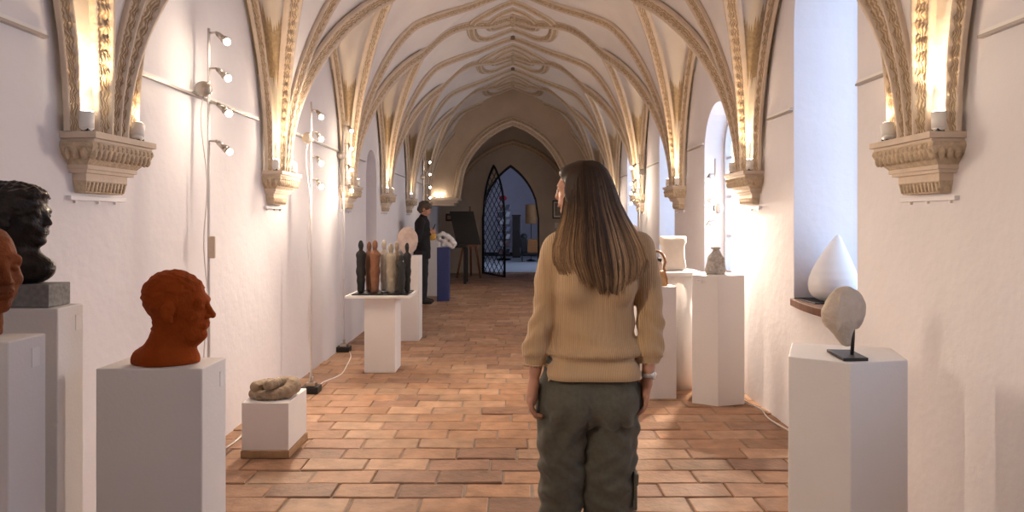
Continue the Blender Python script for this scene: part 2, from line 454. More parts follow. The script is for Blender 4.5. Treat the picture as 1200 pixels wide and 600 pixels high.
# ---- vault geometry
T0 = .35; m0 = 2.68*T0; zz0 = 1.8+math.sqrt(2*2.2*m0-m0*m0)
XS = 1.83
def prof(t):     # t: 0 wall .. 1 crown  -> (X distance from axis, z)
    if t <= T0:
        m = 2.68*t; z = 1.8+math.sqrt(max(0,2*2.2*m-m*m))
    else:
        u = (t-T0)/(1-T0); h = 1-T0; p0,p1 = zz0,4.42; d0,d1 = 1.75*h,.5*h
        z = (2*u**3-3*u*u+1)*p0+(u**3-2*u*u+u)*d0+(-2*u**3+3*u*u)*p1+(u**3-u*u)*d1
    return XS*(1-t), z
def pnorm(t, side):   # inward normal of the barrel at t on side (+1 right, -1 left)
    e = 1e-3; a = prof(max(0,t-e)); b = prof(min(1,t+e)); dx,dz = b[0]-a[0], b[1]-a[1]; L = math.hypot(dx,dz)
    # tangent (dx,dz) up the profile; inward = (-dz, dx)  (points to axis and down)
    return Vector((-dz/L*side, 0, dx/L))
def tq(q): return q**2.3
AO = .06                                          # A ribs start this far from the corbel line
AP = 1.645
def Aoff(t): return AO+(S-AO)*(1-(1-t)**AP)
tc = 1-(1-(S/2-AO)/(S-AO))**(1/AP)                              # where neighbouring A ribs cross
zc = prof(tc)[1]
def bulge(t, dy):      # webs rise between the A ribs
    if t >= .82 or t <= 0: return 0.
    a = .27*math.sin(pi*(t/.82)**.85)**1.3; D = min(Aoff(t), S/2)
    return a*max(0,1-(dy/D)**2)
def bz(t, y):
    dy = min(abs(y-c_) for c_ in [CB[0]-S]+CB+[CB[-1]+S]); return prof(t)[1]+bulge(t,dy)
def g_arch(r): return math.sqrt(max(0,5*r-r*r))/2
def lun(t, dlt):
    # lunette surface: level t (0 wall..tc), dlt = distance from mid-bay (0..hw)
    hw = max(1e-6, S/2-Aoff(t)); X,z = prof(t); zr = 3.62+(zc-3.62)*(t/tc)**1.0
    r = 1-min(1,abs(dlt)/hw); Xw = W-.005 if t <= 0 else X
    return (X, z+(zr-z)*g_arch(r))
def c_ok(a,b): return True
vg = G()
NB = 26
for side in (-1,1):
    for ci,c in enumerate(CB):
        # barrel part of this bay, between the two A ribs then full width
        rows = []
        for i in range(NB+1):
            t = tq(i/NB); X,z = prof(t); D = min(Aoff(t), S/2); row = []
            for j in range(13):
                y = c-D+2*D*j/12; zz = z+bulge(t,abs(y-c)); y = min(max(y,D0),D1); row.append((side*X,y,zz))
            rows.append(row)
        vg.grid(rows, 0, flip=(side<0))
        # lunette to the next corbel line
    for ci in range(-1,len(CB)):
        mid = CB[0]-S/2 if ci < 0 else CB[ci]+S/2
        rows = []
        ts = [-1]+[tc*(k/20)**1.6 for k in range(21)]
        for t in ts:
            row = []
            tt = max(t,0); hw = S/2-(Aoff(tt) if t >= 0 else .22)
            for j in range(57):
                a = math.cos(pi*j/56); dl = a*hw; X,z = lun(tt, a*(S/2-Aoff(tt)))
                if t < 0: X = W+.004
                row.append((side*X, min(max(mid-dl,D0),D1), z))
            rows.append(row)
        f0 = len(vg.f); vg.grid(rows, 0, flip=(side>0))
        for fi in range(f0,len(vg.f)):
            q = [Vector(vg.v[k]) for k in vg.f[fi]]; cz = sum(p.z for p in q)/4; cyy = sum(p.y for p in q)/4
            dd = min(abs(cyy-cc) for cc in (mid-S/2,mid+S/2))
            if 2.5 < cz < 2.72+dd*.55 and dd < .80 and c_ok(side,cz):
                vg.mi[fi] = 1; vg.uv[fi] = tuple((p.z*1.7+.3*p.y, abs(p.y-mid)*13) for p in q)
# unseen slab added over the vault to keep sky light from leaking in
vg.box((-W-.3,D0-.1,ZT-.05),(W+.3,D1+.1,ZT+.1))
CEIL = struct('ceiling', vg, [M['plaster'],M['bead']])

# ---- ribs: moulded bands swept along the vault
def sweep(g, path, norms, width, height, fine=False, seed=0, grow=1.):
    W0 = width
    # profile across the band: plain fillets at the edges, ornament in the middle
    PF = lambda w: [(-w,-.03,0),(-w,.30,0),(-w*.84,.42,0),(-w*.80,.40,1),(-w*.50,.62,1),(-w*.20,.80,1),(-w*.14,1.0,0),(w*.14,1.0,0),(w*.20,.80,1),(w*.50,.62,1),(w*.80,.40,1),(w*.84,.42,0),(w,.30,0),(w,-.03,0)]
    rows = []; uvs = []; u = 0; n = len(path)
    for i in range(n):
        T = (path[min(i+1,n-1)]-path[max(i-1,0)]).normalized(); nn = norms[i]-T*norms[i].dot(T); nn.normalize(); B = T.cross(nn).normalized()
        if i: u += (path[i]-path[i-1]).length
        row = []; ur = []; gw = 1+(grow-1)*min(1,u/1.3); P = PF(W0/2*gw)
        for k,(a,h,_) in enumerate(P):
            hh = h*height*gw
            if fine and k in (4,5,8,9):
                ph = u*2*pi/.070+(k%2)*1.4+seed
                hh += .0055*math.sin(ph)+.0025*math.sin(ph*2.3+k)
            if fine and k in (3,10): hh += .003*math.cos(u*2*pi/.03)
            row.append(path[i]+B*a+nn*hh); ur.append((u, k/13))
        rows.append(row); uvs.append(ur)
    g.grid(rows, 0, True, uvs, mis=[0,0,0,1,1,0,0,0,1,1,0,0,0])
RIBM = [M['cream'],M['orn']]
def resample(pts, norms, step):
    L = [0]
    for a,b in zip(pts,pts[1:]): L.append(L[-1]+(b-a).length)
    n = max(2,int(L[-1]/step)); out = []; no = []; j = 0
    for i in range(n+1):
        s = L[-1]*i/n
        while j < len(L)-2 and L[j+1] < s: j += 1
        f = (s-L[j])/max(1e-9,L[j+1]-L[j]); out.append(pts[j].lerp(pts[j+1],f)); no.append(norms[j].lerp(norms[j+1],f).normalized())
    return out,no
def clipY(path,norms):
    k = [i for i,p in enumerate(path) if D0+.02 <= p.y <= D1-.02]
    return [path[i] for i in k],[norms[i] for i in k]
for side in (-1,1):
    for ci,c in enumerate(CB):
        fine = c in (CB[2],CB[3],CB[4])
        for kind in ('A','B'):
            for dr in (-1,1):
                if kind == 'B' and dr < 0: continue
                pts,no = [],[]
                for i in range(61):
                    t = tq(i/60)
                    if kind == 'A': y = c+dr*Aoff(t)
                    else: y = c+dr*(.018+(S/2-.018)*(1-(1-t)**1.6))
                    if kind == 'A' and dr < 0 and t > tc: continue
                    X = prof(t)[0]; z = bz(t,y); nn = pnorm(t,side); pts.append(Vector((side*X,y,z))); no.append(nn)
                pts,no = resample(pts,no,.012 if fine else .04); pts,no = clipY(pts,no)
                if len(pts) < 4: continue
                g = G(); sweep(g, pts, no, .098 if kind=='A' else .07, .05 if kind=='A' else .042, fine, ci, 1.75)
                link('vault_rib', g, RIBM, CEIL)
        # wall ribs
        for dr in (-1,1):
            pts,no = [],[]
            for i in range(41):
                r = (i/40)**1.8; hw = S/2-.215; z = 1.8+(3.62-1.8)*g_arch(r); y = c+dr*(.215+hw*r)
                pts.append(Vector((side*(W-.03),y,z))); no.append(Vector((-side,-dr*.0,-.1*r)).normalized())
            pts,no = resample(pts,no,.012 if fine else .04); pts,no = clipY(pts,no)
            if len(pts) < 4: continue
            g = G(); sweep(g, pts, no, .062, .05, fine, ci+2, 1.3); link('wall_rib', g, RIBM, CEIL)
# framed rings round the crown points, pendants and roundels
def crown_loop(c, rx, ry, pw, width, height):
    pts,no = [],[]
    for k in range(97):
        a = 2*pi*k/96; ca,sa = math.cos(a),math.sin(a)
        x = rx*math.copysign(abs(ca)**pw,ca); y = c+ry*math.copysign(abs(sa)**pw,sa)
        t = 1-abs(x)/XS; X = prof(t)[0]; z = bz(t,y); pts.append(Vector((x,y,z)))
        f = x/rx; nR = pnorm(t,1 if x>=0 else -1); k0 = min(1,abs(x)/.12); nn = Vector((nR.x*k0,0,nR.z)).normalized(); no.append(nn)
    if pts[0].y-ry < D0 or c+ry > D1: return
    g = G(); sweep(g, pts, no, width, height); link('ring_rib', g, RIBM, CEIL)
for c in CB[1:]:
    crown_loop(c, .36, .34, .8, .11, .05); crown_loop(c, .60, .66, .62, .15, .06)
    g = G(); g.lathe([(.0,-.17),(.02,-.165),(.035,-.13),(.03,-.11),(.06,-.09),(.085,-.06),(.07,-.03),(.11,-.01),(.11,.04)],(0,c,4.42),16)
    for k in range(8):
        a = 2*pi*k/8; g.ball((.085*math.cos(a),c+.085*math.sin(a),4.36),(.03,.03,.018),8,5)
    link('pendant_boss', g, M['bead'], CEIL)
for c in CB[3:-1]:
    g = G(); g.lathe([(.0,-.05),(.06,-.045),(.075,-.02),(.075,.03)],(0,c+S/2,4.41),18); link('vault_roundel', g, mat('dark_roundel',(.16,.11,.08),.6), CEIL)

# low arch near the end of the corridor, carried on two long ledges
YD = 15.1
AI = arch_outline(-1.24,1.24,1.30,1.92,3.60,n=22,pointed=True)
VB = [(x,z) for x,z in ([(-prof(tq(i/30))[0],prof(tq(i/30))[1]+.05) for i in range(31)]+[(prof(tq(i/30))[0],prof(tq(i/30))[1]+.05) for i in range(29,-1,-1)])]
arc = [(1.24,1.92)]+AI[3:-1]+[(-1.24,1.92)]
g = G(); outer = [(-W,1.92),(-W,4.6),(W,4.6),(W,1.92)]+arc
wall_panel(g, outer, [], lambda x,z:(x,YD,z)); wall_panel(g, outer, [], lambda x,z:(x,YD+.45,z))
for p,q in zip(arc,arc[1:]): g.add([(p[0],YD,p[1]),(q[0],YD,q[1]),(q[0],YD+.45,q[1]),(p[0],YD+.45,p[1])],[(0,1,2,3)])
for sx in (-1,1): g.add([(sx*W,YD,1.92),(sx*1.24,YD,1.92),(sx*1.24,YD+.45,1.92),(sx*W,YD+.45,1.92)],[(0,1,2,3)])
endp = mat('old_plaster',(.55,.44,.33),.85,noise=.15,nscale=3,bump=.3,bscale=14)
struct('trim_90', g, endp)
for (yy,sc,nm) in ((YD-.03,1.0,'a'),(D1-.04,.965,'b')):
    g = G()
    pts = [Vector((x*(1.2 if nm=='b' else 1.04),yy,1.92+(z-1.92)*(.925 if nm=='b' else 1.03))) for x,z in arc]
    no = [Vector((0,-1,0))]*len(pts); p2,n2 = resample(pts,no,.05); sweep(g,p2,n2,.20,.09)
    o = struct('trim_%d'%(91 if nm=='a' else 92), g, RIBM)
for sx in (-1,1):
    g = G()
    for (x_,z0,z1,yy) in ((1.20,1.86,1.92,YD-.05),(1.26,1.80,1.86,YD-.02),(1.33,1.74,1.80,YD+.0)): g.box((min(sx*x_,sx*W),yy,z0),(max(sx*x_,sx*W),YD+.5,z1))
    struct('trim_%d'%(93 if sx<0 else 94), g, M['cream'], bevel=.004)

# ---- corbels
def corbel(side, c, label):
    n,f = c-.234,c+.242
    x0 = side*(W+.01)
    root = thing('stone_corbel',(side*W,c,1.55),label,'corbel','carved corbels along the corridor walls')
    def slab(g, p, n_, f_, z0, z1, p2=None, n2=None, f2=None, mi=0):
        # p protrusion at top; p2 at bottom
        p2 = p if p2 is None else p2; n2 = n_ if n2 is None else n2; f2 = f_ if f2 is None else f2
        V = [(x0,n2,z0),(side*(W-p2),n2,z0),(side*(W-p2),f2,z0),(x0,f2,z0),(x0,n_,z1),(side*(W-p),n_,z1),(side*(W-p),f_,z1),(x0,f_,z1)]
        F = [(0,3,2,1),(4,5,6,7),(0,1,5,4),(1,2,6,5),(2,3,7,6),(3,0,4,7)]
        if side < 0: pass
        else: F = [q[::-1] for q in F]
        g.add(V,F,mi)
    g = G(); slab(g,.155,n,f,1.772,1.80); slab(g,.140,n+.012,f-.012,1.758,1.772); link('abacus', g, M['cream'], root, bevel=.003)
    g = G()   # curved moulding with leaves
    steps = [(0,.138),(.018,.142),(.05,.128),(.08,.098),(.095,.085)]
    for (za,pa),(zb,pb) in zip(steps,steps[1:]): slab(g,pa,n+(.143-pa)*.9,f-(.143-pa)*.9,1.758-zb,1.758-za,pb,n+(.143-pb)*.9,f-(.143-pb)*.9)
    # carved leaves along the moulding: small lobes
    nl = 13
    for k in range(nl):
        y = n+.03+(f-n-.06)*k/(nl-1); g.ball((side*(W-.125),y,1.712),(.018,.014,.030),8,6)
        g.ball((side*(W-.138),y+.015,1.742),(.010,.010,.012),6,5)
    for k in range(3):
        x = W-.03-.035*k
        for yy in (n+.012,f-.012): g.ball((side*x,yy,1.712),(.013,.017,.030),8,6)
    link('leaf_moulding', g, M['bead'], root)
    g = G(); slab(g,.088,n+.05,f-.05,1.645,1.664); slab(g,.078,n+.06,f-.06,1.630,1.645); link('fillet', g, M['cream'], root, bevel=.002)
    g = G(); slab(g,.060,n+.085,f-.085,1.596,1.632); link('block', g, M['cream'], root, bevel=.002)
    g = G(); slab(g,.060,n+.085,f-.085,1.545,1.598,.048,n+.10,f-.10)
    for k in range(11):
        y = n+.105+(f-n-.21)*k/10; g.tube([(side*(W-.058),y,1.594),(side*(W-.050),y,1.552)],[.010,.007],6)
    link('dentil_moulding', g, M['bead'], root)
    return root
ORD = ['nearest the camera','second from the camera','third from the camera','fourth from the camera','fifth from the camera','last before the dark end of the corridor','x']
for i,c in enumerate(CB[2:-1]):
    corbel(-1,c,'carved stone corbel on the left wall, '+ORD[i])
    corbel(1,c,'carved stone corbel on the right wall, '+ORD[i])
for c in CB[:2]:
    for s_ in (-1,1):
        r = corbel(s_,c,'carved stone corbel on the %s wall behind the viewpoint, %s'%('left' if s_<0 else 'right', 'beside the viewpoint' if c > 0 else 'furthest back'))

# white strips under the corbels
for side,nm in ((-1,'left'),(1,'right')):
    for i,c in enumerate(CB[2:7]):
        root = thing('wall_strip',(side*(W-.01),c,1.52),'slim white strip on the %s wall under the corbel %s'%(nm,ORD[i]),'wall strip','slim strips under the corbels')
        g = G(); g.box((side*(W-.022) if side>0 else side*W, c-.19, 1.512),(side*W if side>0 else side*(W-.022), c+.215, 1.532)); link('bar', g, M['acrylic'], root, bevel=.002)
        g = G()
        for y in (c-.14,c+.02,c+.15): g.box((min(side*(W-.012),side*(W+.0)), y-.006,1.500),(max(side*(W-.012),side*(W+.0)),y+.006,1.512))
        link('bracket', g, M['white_plastic'], root)

# picture rails
k = 0
for side,nm in ((-1,'left'),(1,'right')):
    for i,c in enumerate(CB[:-1]):
        a = c+.33; b = c+S-.33; segs = [(a,b)]
        if side > 0:
            w = [q for q in WINS if q[0]>c and q[1]<c+S and q[4]>2.16]
            if w: segs = [(a,w[0][0]-.02),(w[0][1]+.02,b)]
        if side < 0 and c < 8.9 < c+S: segs = [(a,8.5),(9.4,b)]
        for (a,b) in segs:
            if b-a < .1: continue
            k += 1; g = G(); x = side*W
            g.box((min(x,x-side*.016),a,2.172),(max(x,x-side*.016),b,2.190)); g.box((min(x,x-side*.024),a,2.160),(max(x,x-side*.024),b,2.172),1)
            struct('trim_%d'%k, g, [M['white_plastic'],M['darkrail']])
# ================================================================== LAMPS
WARM = (1.0,.68,.39); WARM2 = (1.0,.79,.60)
KL = 1.0
def spotlight(loc, aim, power, ang=1.1, col=WARM, r=.02, blend=.6):
    L = bpy.data.lights.new('lamp_light','SPOT'); L.energy = power*KL; L.color = col; L.spot_size = ang; L.spot_blend = blend; L.shadow_soft_size = r
    o = bpy.data.objects.new('lamp_light', L); COL.objects.link(o); o.location = loc
    d = (Vector(aim)-Vector(loc)).normalized(); o.rotation_euler = d.to_track_quat('-Z','Y').to_euler(); return o
def pointlight(loc, power, col=WARM2, r=.02):
    L = bpy.data.lights.new('bulb_light','POINT'); L.energy = power*KL; L.color = col; L.shadow_soft_size = r
    o = bpy.data.objects.new('bulb_light', L); COL.objects.link(o); o.location = loc; return o

def corbel_lamp(side, c, far, label, power, aim, lit=True):
    # small white flood can lying on the corbel, tilted upwards
    y = c+(.165 if far else -.195); x = side*(W-(.105 if far else .09)); z = 1.802
    root = thing('corbel_spotlight',(x,y,z),label,'spotlight','small white spotlights resting on the corbels')
    p = Vector((x,y,z+.05)); d = (Vector(aim)-p).normalized()
    g = G(); a = d.orthogonal().normalized(); b = d.cross(a)
    A = p-d*.035; g.tube([A,A+d*.07],.030,14); g.tube([A-d*.012,A],[.02,.030],14)
    link('housing', g, M['white_plastic'], root)
    g = G(); g.box((x-.02,y-.02,z-.002),(x+.02,y+.02,z+.012)); g.tube([(x,y,z+.01),tuple(p)],.006,6); link('foot', g, M['black'], root)
    g = G(); q = A+d*.071; g.tube([q,q+d*.003],.025,14); link('lens', g, M['bulb'] if lit else M['bulb_dim'], root)
    if power > 0: spotlight(tuple(q+d*.012), aim, power, 1.5, WARM, .02, .9)
    return root
for i,c in enumerate(CB[1:7]):
    for side,nm in ((-1,'left'),(1,'right')):
        nt = ORD[i-1] if i else 'beside the viewpoint'
        pw = 50 if i < 5 else 6
        corbel_lamp(side,c,False,'small white spotlight on the near end of the %s wall corbel, %s'%(nm,nt),pw,(side*(W-.10),c-.19,2.7))
        corbel_lamp(side,c,True,'small white spotlight on the far end of the %s wall corbel, %s'%(nm,nt),pw*(.12 if i < 2 else .28),(side*(W-.04),c+.42,2.4),lit=(i>1))

for (lx_,lb_) in ((-1.745,'outer of the two small warm lamps on the ledge of the low far arch'),(-1.60,'inner of the two small warm lamps on the ledge of the low far arch')):
    rt_ = thing('ledge_lamp',(lx_,15.10,1.92),lb_,'spotlight')
    g = G(); g.tube([(lx_,15.10,1.92),(lx_,15.10,1.96)],[.03,.022],12); link('holder', g, M['white_plastic'], rt_)
    g = G(); g.ball((lx_,15.09,1.985),.032,12,8); link('bulb', g, M['bulb'], rt_)
    pointlight((lx_,14.98,2.02),.7)
def lamp_pole(x, y, top, heads, label, side, box_z, box_side=-1, power=24, dimlast=False, base=True, aimd=None, ang=2.4, pf=.22):
    root = thing('light_pole',(x,y,0),label,'lamp','tall light poles with four small spotlights')
    g = G(); g.tube([(x,y,.05),(x,y,top)],.0085,8); link('pole', g, M['pole'], root)
    g = G(); g.box((x-.07,y-.06,.0),(x+.07,y+.06,.055)); link('base_weight', g, M['black'], root, bevel=.004)
    g = G(); g.box((x-.038,y-.035,.055),(x+.038,y+.035,.085)); g.tube([(x,y,.08),(x,y,.13)],.016,10); link('pole_socket', g, M['steel'], root, bevel=.003)
    for k,(hz,dim) in enumerate(heads):
        yy = y+(.02 if k%2 else -.01)
        a = Vector((x,y,hz)); b = Vector((x-side*.05,y-.01,hz-.004)); d = Vector(aimd or (-side*.75,-.25+.1*k,-.62)).normalized()
        g = G(); g.tube([a,b],.006,8); g.ball(b,.010,8,6); h = b+d*.012
        g.tube([h,h+d*.055],[.014,.019],12); g.tube([h+d*.055,h+d*.075],[.023,.023],12)
        sh = link('spot_head', g, M['steel'], root)
        q = h+d*.086
        g = G(); g.ball(q,.020,12,8); link('bulb', g, M['bulb'] if not dim else M['bulb_dim'], sh)
        if power > 0:
            spotlight(tuple(q+d*.046), tuple(q+d*1.0), power*.8*(.4 if dim else 1), ang, WARM2, .02 if ang > 2 else .014, .8)
            pointlight(tuple(q+d*.046), power*pf*(.3 if dim else 1), WARM2, .018)
    g = G(); g.lathe([(.0,-.022),(.040,-.022),(.046,-.016),(.046,.016),(.040,.022),(0,.022)],(x+box_side*.03,y+.0,box_z),20,axis=(.25,-1,0)); link('transformer', g, M['steel'], root)
    pts = [(x+box_side*.03,y-.005,box_z-.045)]
    for k in range(1,22):
        t = k/21; z = (box_z-.045)*(1-t)+.06*t
        pts.append((x+box_side*(.012+.012*math.sin(t*19)+.03*math.exp(-t*9))*(1),y-.012,z))
    g = G(); g.tube(pts,.0035,6); link('power_cable', g, M['cable'], root)
    return root
P1 = lamp_pole(-1.80,3.94,2.56,[(2.535,0),(2.325,0),(2.12,0),(1.895,1)],'tall light pole with four small lamps behind the orange terracotta bust',-1,2.20,power=12)
lamp_pole(-1.665,5.5,2.40,[(2.33,0),(2.15,0),(1.95,0),(1.76,0)],'tall light pole with four lamps between the knotted stone and the figure group',-1,2.10,power=50,aimd=(.50,-.55,-.6),pf=.15)
lamp_pole(-1.83,7.21,2.50,[(2.44,1),(2.25,1),(2.02,1),(1.80,0)],'tall light pole with small lamps standing by the wall left of the figure group',-1,2.12,power=60,aimd=(.50,-.60,-.6),pf=.1)
lamp_pole(-1.74,13.0,2.70,[(2.60,0),(2.37,0),(2.12,0),(1.92,0)],'tall light pole with four small lamps far down the corridor by the man in black',-1,2.25,power=5)
lamp_pole(1.83,6.02,1.98,[(1.84,0),(1.62,0),(1.42,1)],'light pole with small lamps in front of the arched window behind the bell shaped stone',1,1.53,1,power=150,aimd=(-.40,-.66,-.62),pf=.08)
lamp_pole(1.80,9.44,2.35,[(2.22,0),(2.0,0),(1.86,0),(1.72,0)],'light pole with lamps beside the right wall corbel seen just right of the woman\'s hair',1,2.1,1,power=20)
lamp_pole(1.72,11.6,2.1,[(1.98,0),(1.84,0),(1.7,1)],'light pole with bright lamps touching the outline of the woman\'s hair',1,1.6,1,power=20)
lamp_pole(-1.70,.86,2.12,[(2.06,0),(1.80,1)],'light pole with lamps by the left wall beside the viewpoint',-1,1.5,-1,power=150,aimd=(.87,.42,-.25),ang=1.15,pf=.02)

# hanging tag on the first pole
g = G(); g.box((-1.795,3.915,1.20),(-1.755,3.935,1.33)); o = link('switch', g, M['cream'], None, origin=(-1.775,3.925,1.20), bevel=.006)
tag(o,'small beige switch box hanging on the light pole behind the orange bust','switch')

def floor_cable(pts, label):
    # smooth through points
    P = [Vector(p) for p in pts]; out = []
    for i in range(len(P)-1):
        a,b,c,d = P[max(i-1,0)],P[i],P[i+1],P[min(i+2,len(P)-1)]
        for k in range(6):
            t = k/6; out.append(.5*((2*b)+(c-a)*t+(2*a-5*b+4*c-d)*t*t+(3*b-a-3*c+d)*t**3))
    out.append(P[-1]); g = G(); g.tube(out,.0055,6); o = link('floor_cable', g, M['cable'], None, origin=P[0]); tag(o,label,'cable','white cables along the wall foot')
floor_cable([(-1.74,3.85,.006),(-1.79,4.05,.006),(-1.78,4.3,.006),(-1.82,4.8,.006),(-1.80,5.2,.006),(-1.75,5.44,.008)],'white cable on the floor behind the low pedestal with the knotted stone')
floor_cable([(-1.62,5.58,.006),(-1.66,5.8,.006),(-1.58,6.1,.006),(-1.62,6.5,.006),(-1.68,6.9,.006),(-1.77,7.2,.006)],'white cable snaking between two light pole bases at the left wall')
floor_cable([(1.84,5.85,.006),(1.87,5.5,.006),(1.80,5.2,.006),(1.86,5.0,.006),(1.83,4.75,.006),(1.87,4.4,.006),(1.85,4.1,.006),(1.88,3.7,.006)],'white cable along the foot of the right wall')

# ================================================================== PEDESTALS
def pedestal(name, lo, hi, label, card=None, plinth=False, poly=None, matl=None, top=None):
    cx,cy = (lo[0]+hi[0])/2,(lo[1]+hi[1])/2
    root = thing(name,(cx,cy,0),label,'pedestal','painted display pedestals')
    z0 = .045 if plinth else 0.0
    g = G()
    if poly: g.prism(poly, z0, hi[2])
    else: g.box((lo[0],lo[1],z0),hi)
    link('body', g, matl or M['ped'], root, bevel=.004)
    if plinth:
        g = G(); g.box((lo[0]-.005,lo[1]-.006,0),(hi[0]+.006,hi[1]+.006,.045)); link('plinth', g, M['plinthwood'], root, bevel=.003)
    if card:
        g = G(); g.obox(*card); link('name_card', g, M['paper'], root)
        g2 = G(); c,ax,ay,az = [Vector(q) for q in card]
        n = ay
        for k in range(2): g2.obox(c-n*1.4+az*(.45-.5*k)-ax*.2*k, ax*(.6-.15*k), ay*.3, az*.06)
        link('card_print', g2, mat('print_grey',(.35,.33,.33),.7), root)
    return root
PT = M['ped']
# left side
pedestal('pedestal',(-1.78,1.88,0),(-1.424,2.03,1.083),'white pedestal cut by the left edge of the photo, carrying the bald brown head',card=((-1.4232,1.985,1.02),(0,.016,0),(.0012,0,0),(0,0,.028)))
pedestal('pedestal',(-1.86,2.20,0),(-1.505,2.334,1.135),'tall white pedestal by the left wall under the black bust on its stone block',card=((-1.5042,2.305,1.075),(0,.015,0),(.0012,0,0),(0,0,.026)))
pedestal('pedestal',(-1.379,2.20,0),(-1.027,2.384,.936),'wide white pedestal in the left foreground carrying the orange terracotta bust',card=((-1.0262,2.345,.87),(0,.012,0),(.0012,0,0),(0,0,.026)))
pedestal('pedestal',(-1.625,3.985,0),(-1.343,4.335,.33),'low white pedestal on a wooden plinth with the knotted stone on top',plinth=True)
pedestal('pedestal',(-1.385,6.2,0),(-1.095,6.51,.70),'white pedestal with an overhanging board carrying the group of slender figures')
pedestal('pedestal',(-1.36,7.8,0),(-1.10,8.08,.998),'white pedestal carrying the pale round disc, behind the slender figures')
pedestal('pedestal',(-1.70,12.4,0),(-1.37,12.7,1.035),'white pedestal with the yellow round piece, beside the man in black')
pedestal('pedestal',(-1.325,11.6,0),(-1.115,11.82,.94),'narrow blue pedestal with the white pierced sculpture on top', matl=mat('blue_paint',(.035,.055,.20),.45,noise=.1))
# right side
pedestal('pedestal',(1.10,2.55,0),(1.63,2.95,.88),'wide grey-white pedestal in the right foreground with the upright stone on a metal stand',
         poly=[(1.294,2.55),(1.1046,2.67),(1.245,2.97),(1.62,2.85),(1.543,2.60)])
pedestal('pedestal',(1.39,5.08,0),(1.82,5.45,.998),'tall white pedestal with the bell shaped stone, in front of the arched window',
         poly=[(1.566,5.08),(1.392,5.17),(1.49,5.47),(1.81,5.40),(1.79,5.14)],card=((1.435,5.137,.955),(.016,-.008,0),(.0008,.0014,0),(0,0,.014)))
pedestal('pedestal',(.98,5.29,0),(1.30,5.49,.894),'white pedestal just right of the woman\'s elbow with the ringed wooden piece')
root = thing('pedestal',(1.385,5.77,0),'round cream pedestal with a square top slab under the pillow shaped stone','pedestal','painted display pedestals')
g = G(); g.lathe([(.21,0),(.21,.955)],(1.385,5.77,0),40); link('body', g, PT, root)
g = G(); g.box((1.18,5.56,.955),(1.60,5.97,.985)); link('top_slab', g, PT, root, bevel=.003)
pedestal('pedestal',(1.50,9.0,0),(1.80,9.3,1.02),'white pedestal behind the woman\'s right shoulder with the round topped stone')

# board and base slab under the figures
g = G(); g.box((-1.545,6.12,.70),(-.945,6.62,.724)); o = link('display_board', g, PT, None, origin=(-1.24,6.35,.70), bevel=.003); tag(o,'square white board lying on the pedestal under the slender figures','board')
g = G(); g.box((-1.50,6.17,.724),(-.975,6.57,.733)); o = link('base_plate', g, M['iron'], None, origin=(-1.24,6.35,.724), bevel=.002); tag(o,'thin dark metal plate the slender figures stand on','plate')

# slender figures
def slim_figure(x, y, h, w, col, label, seed, lean=0., hw=None):
    z = .733; f = Field((x-.11,y-.09,z-.01),(x+.11,y+.09,z+h+.02),.0055); s = h/.5
    f.frame(None,(x,y,z),1.)
    f.cap((0,0,.03*s),(0,0,.12*s),w*.78,w*.80,.02); f.cap((0,0,.12*s),(0,0,.20*s),w*.80,w*.88,.02); f.cap((0,0,.2*s),(lean*.3,0,.345*s),w*.88,w*1.0,.03)
    f.ell((lean*.4,0,.365*s),(w*1.06,w*.72,.035*s),.02)
    f.cap((lean*.5,0,.38*s),(lean*.8,0,.425*s),w*.34,w*.33,.02); f.ell((lean,-.004,.452*s),(w*.56,w*.62,.048*s),.012)
    f.box((0,0,-.02),(.2,.2,.02),0,.0,sub=True)
    dk = w
    m = mat('figure_clay',col,.7,noise=.25,nscale=25,bump=.5,bscale=120)
    o = sdf_obj('slender_figure', f, m, None, disp=lambda V,N: fnoise(V,14,seed)*.0022, origin=(x,y,z))
    tag(o,label,'figurine','slender clay figures on the board')
slim_figure(-1.437,6.30,.50,.044,(.018,.018,.018),'tall black slender figure at the left end of the group',1)
slim_figure(-1.385,6.42,.485,.040,(.20,.09,.05),'brown slender figure half hidden between the black and the front brown one',2)
slim_figure(-1.300,6.28,.505,.045,(.25,.11,.058),'reddish brown slender figure in front, next to the tall black one',3)
slim_figure(-1.245,6.44,.50,.042,(.62,.56,.48),'off-white slender figure behind the reddish brown one',4)
slim_figure(-1.150,6.29,.47,.043,(.42,.36,.27),'greyish tan slender figure standing in front near the middle',5)
slim_figure(-1.118,6.42,.48,.040,(.38,.30,.22),'tan slender figure standing behind the greyish tan one',6)
slim_figure(-1.045,6.23,.37,.036,(.025,.025,.025),'short black slender figure in front at the right end',7)
slim_figure(-1.010,6.36,.475,.036,(.022,.022,.022),'tall black slender figure behind the short one at the right end',8)
g = G(); g.lathe([(.0,0),(.03,0),(.034,.012),(.02,.022),(0,.024)],(-1.205,6.24,.733),14); o = link('clay_dish', g, M['black'], None, origin=(-1.205,6.24,.733)); tag(o,'tiny dark dish at the foot of the slender figures','dish')

def rotz_(a): c,s = math.cos(a),math.sin(a); return np.array([[c,-s,0],[s,c,0],[0,0,1]])
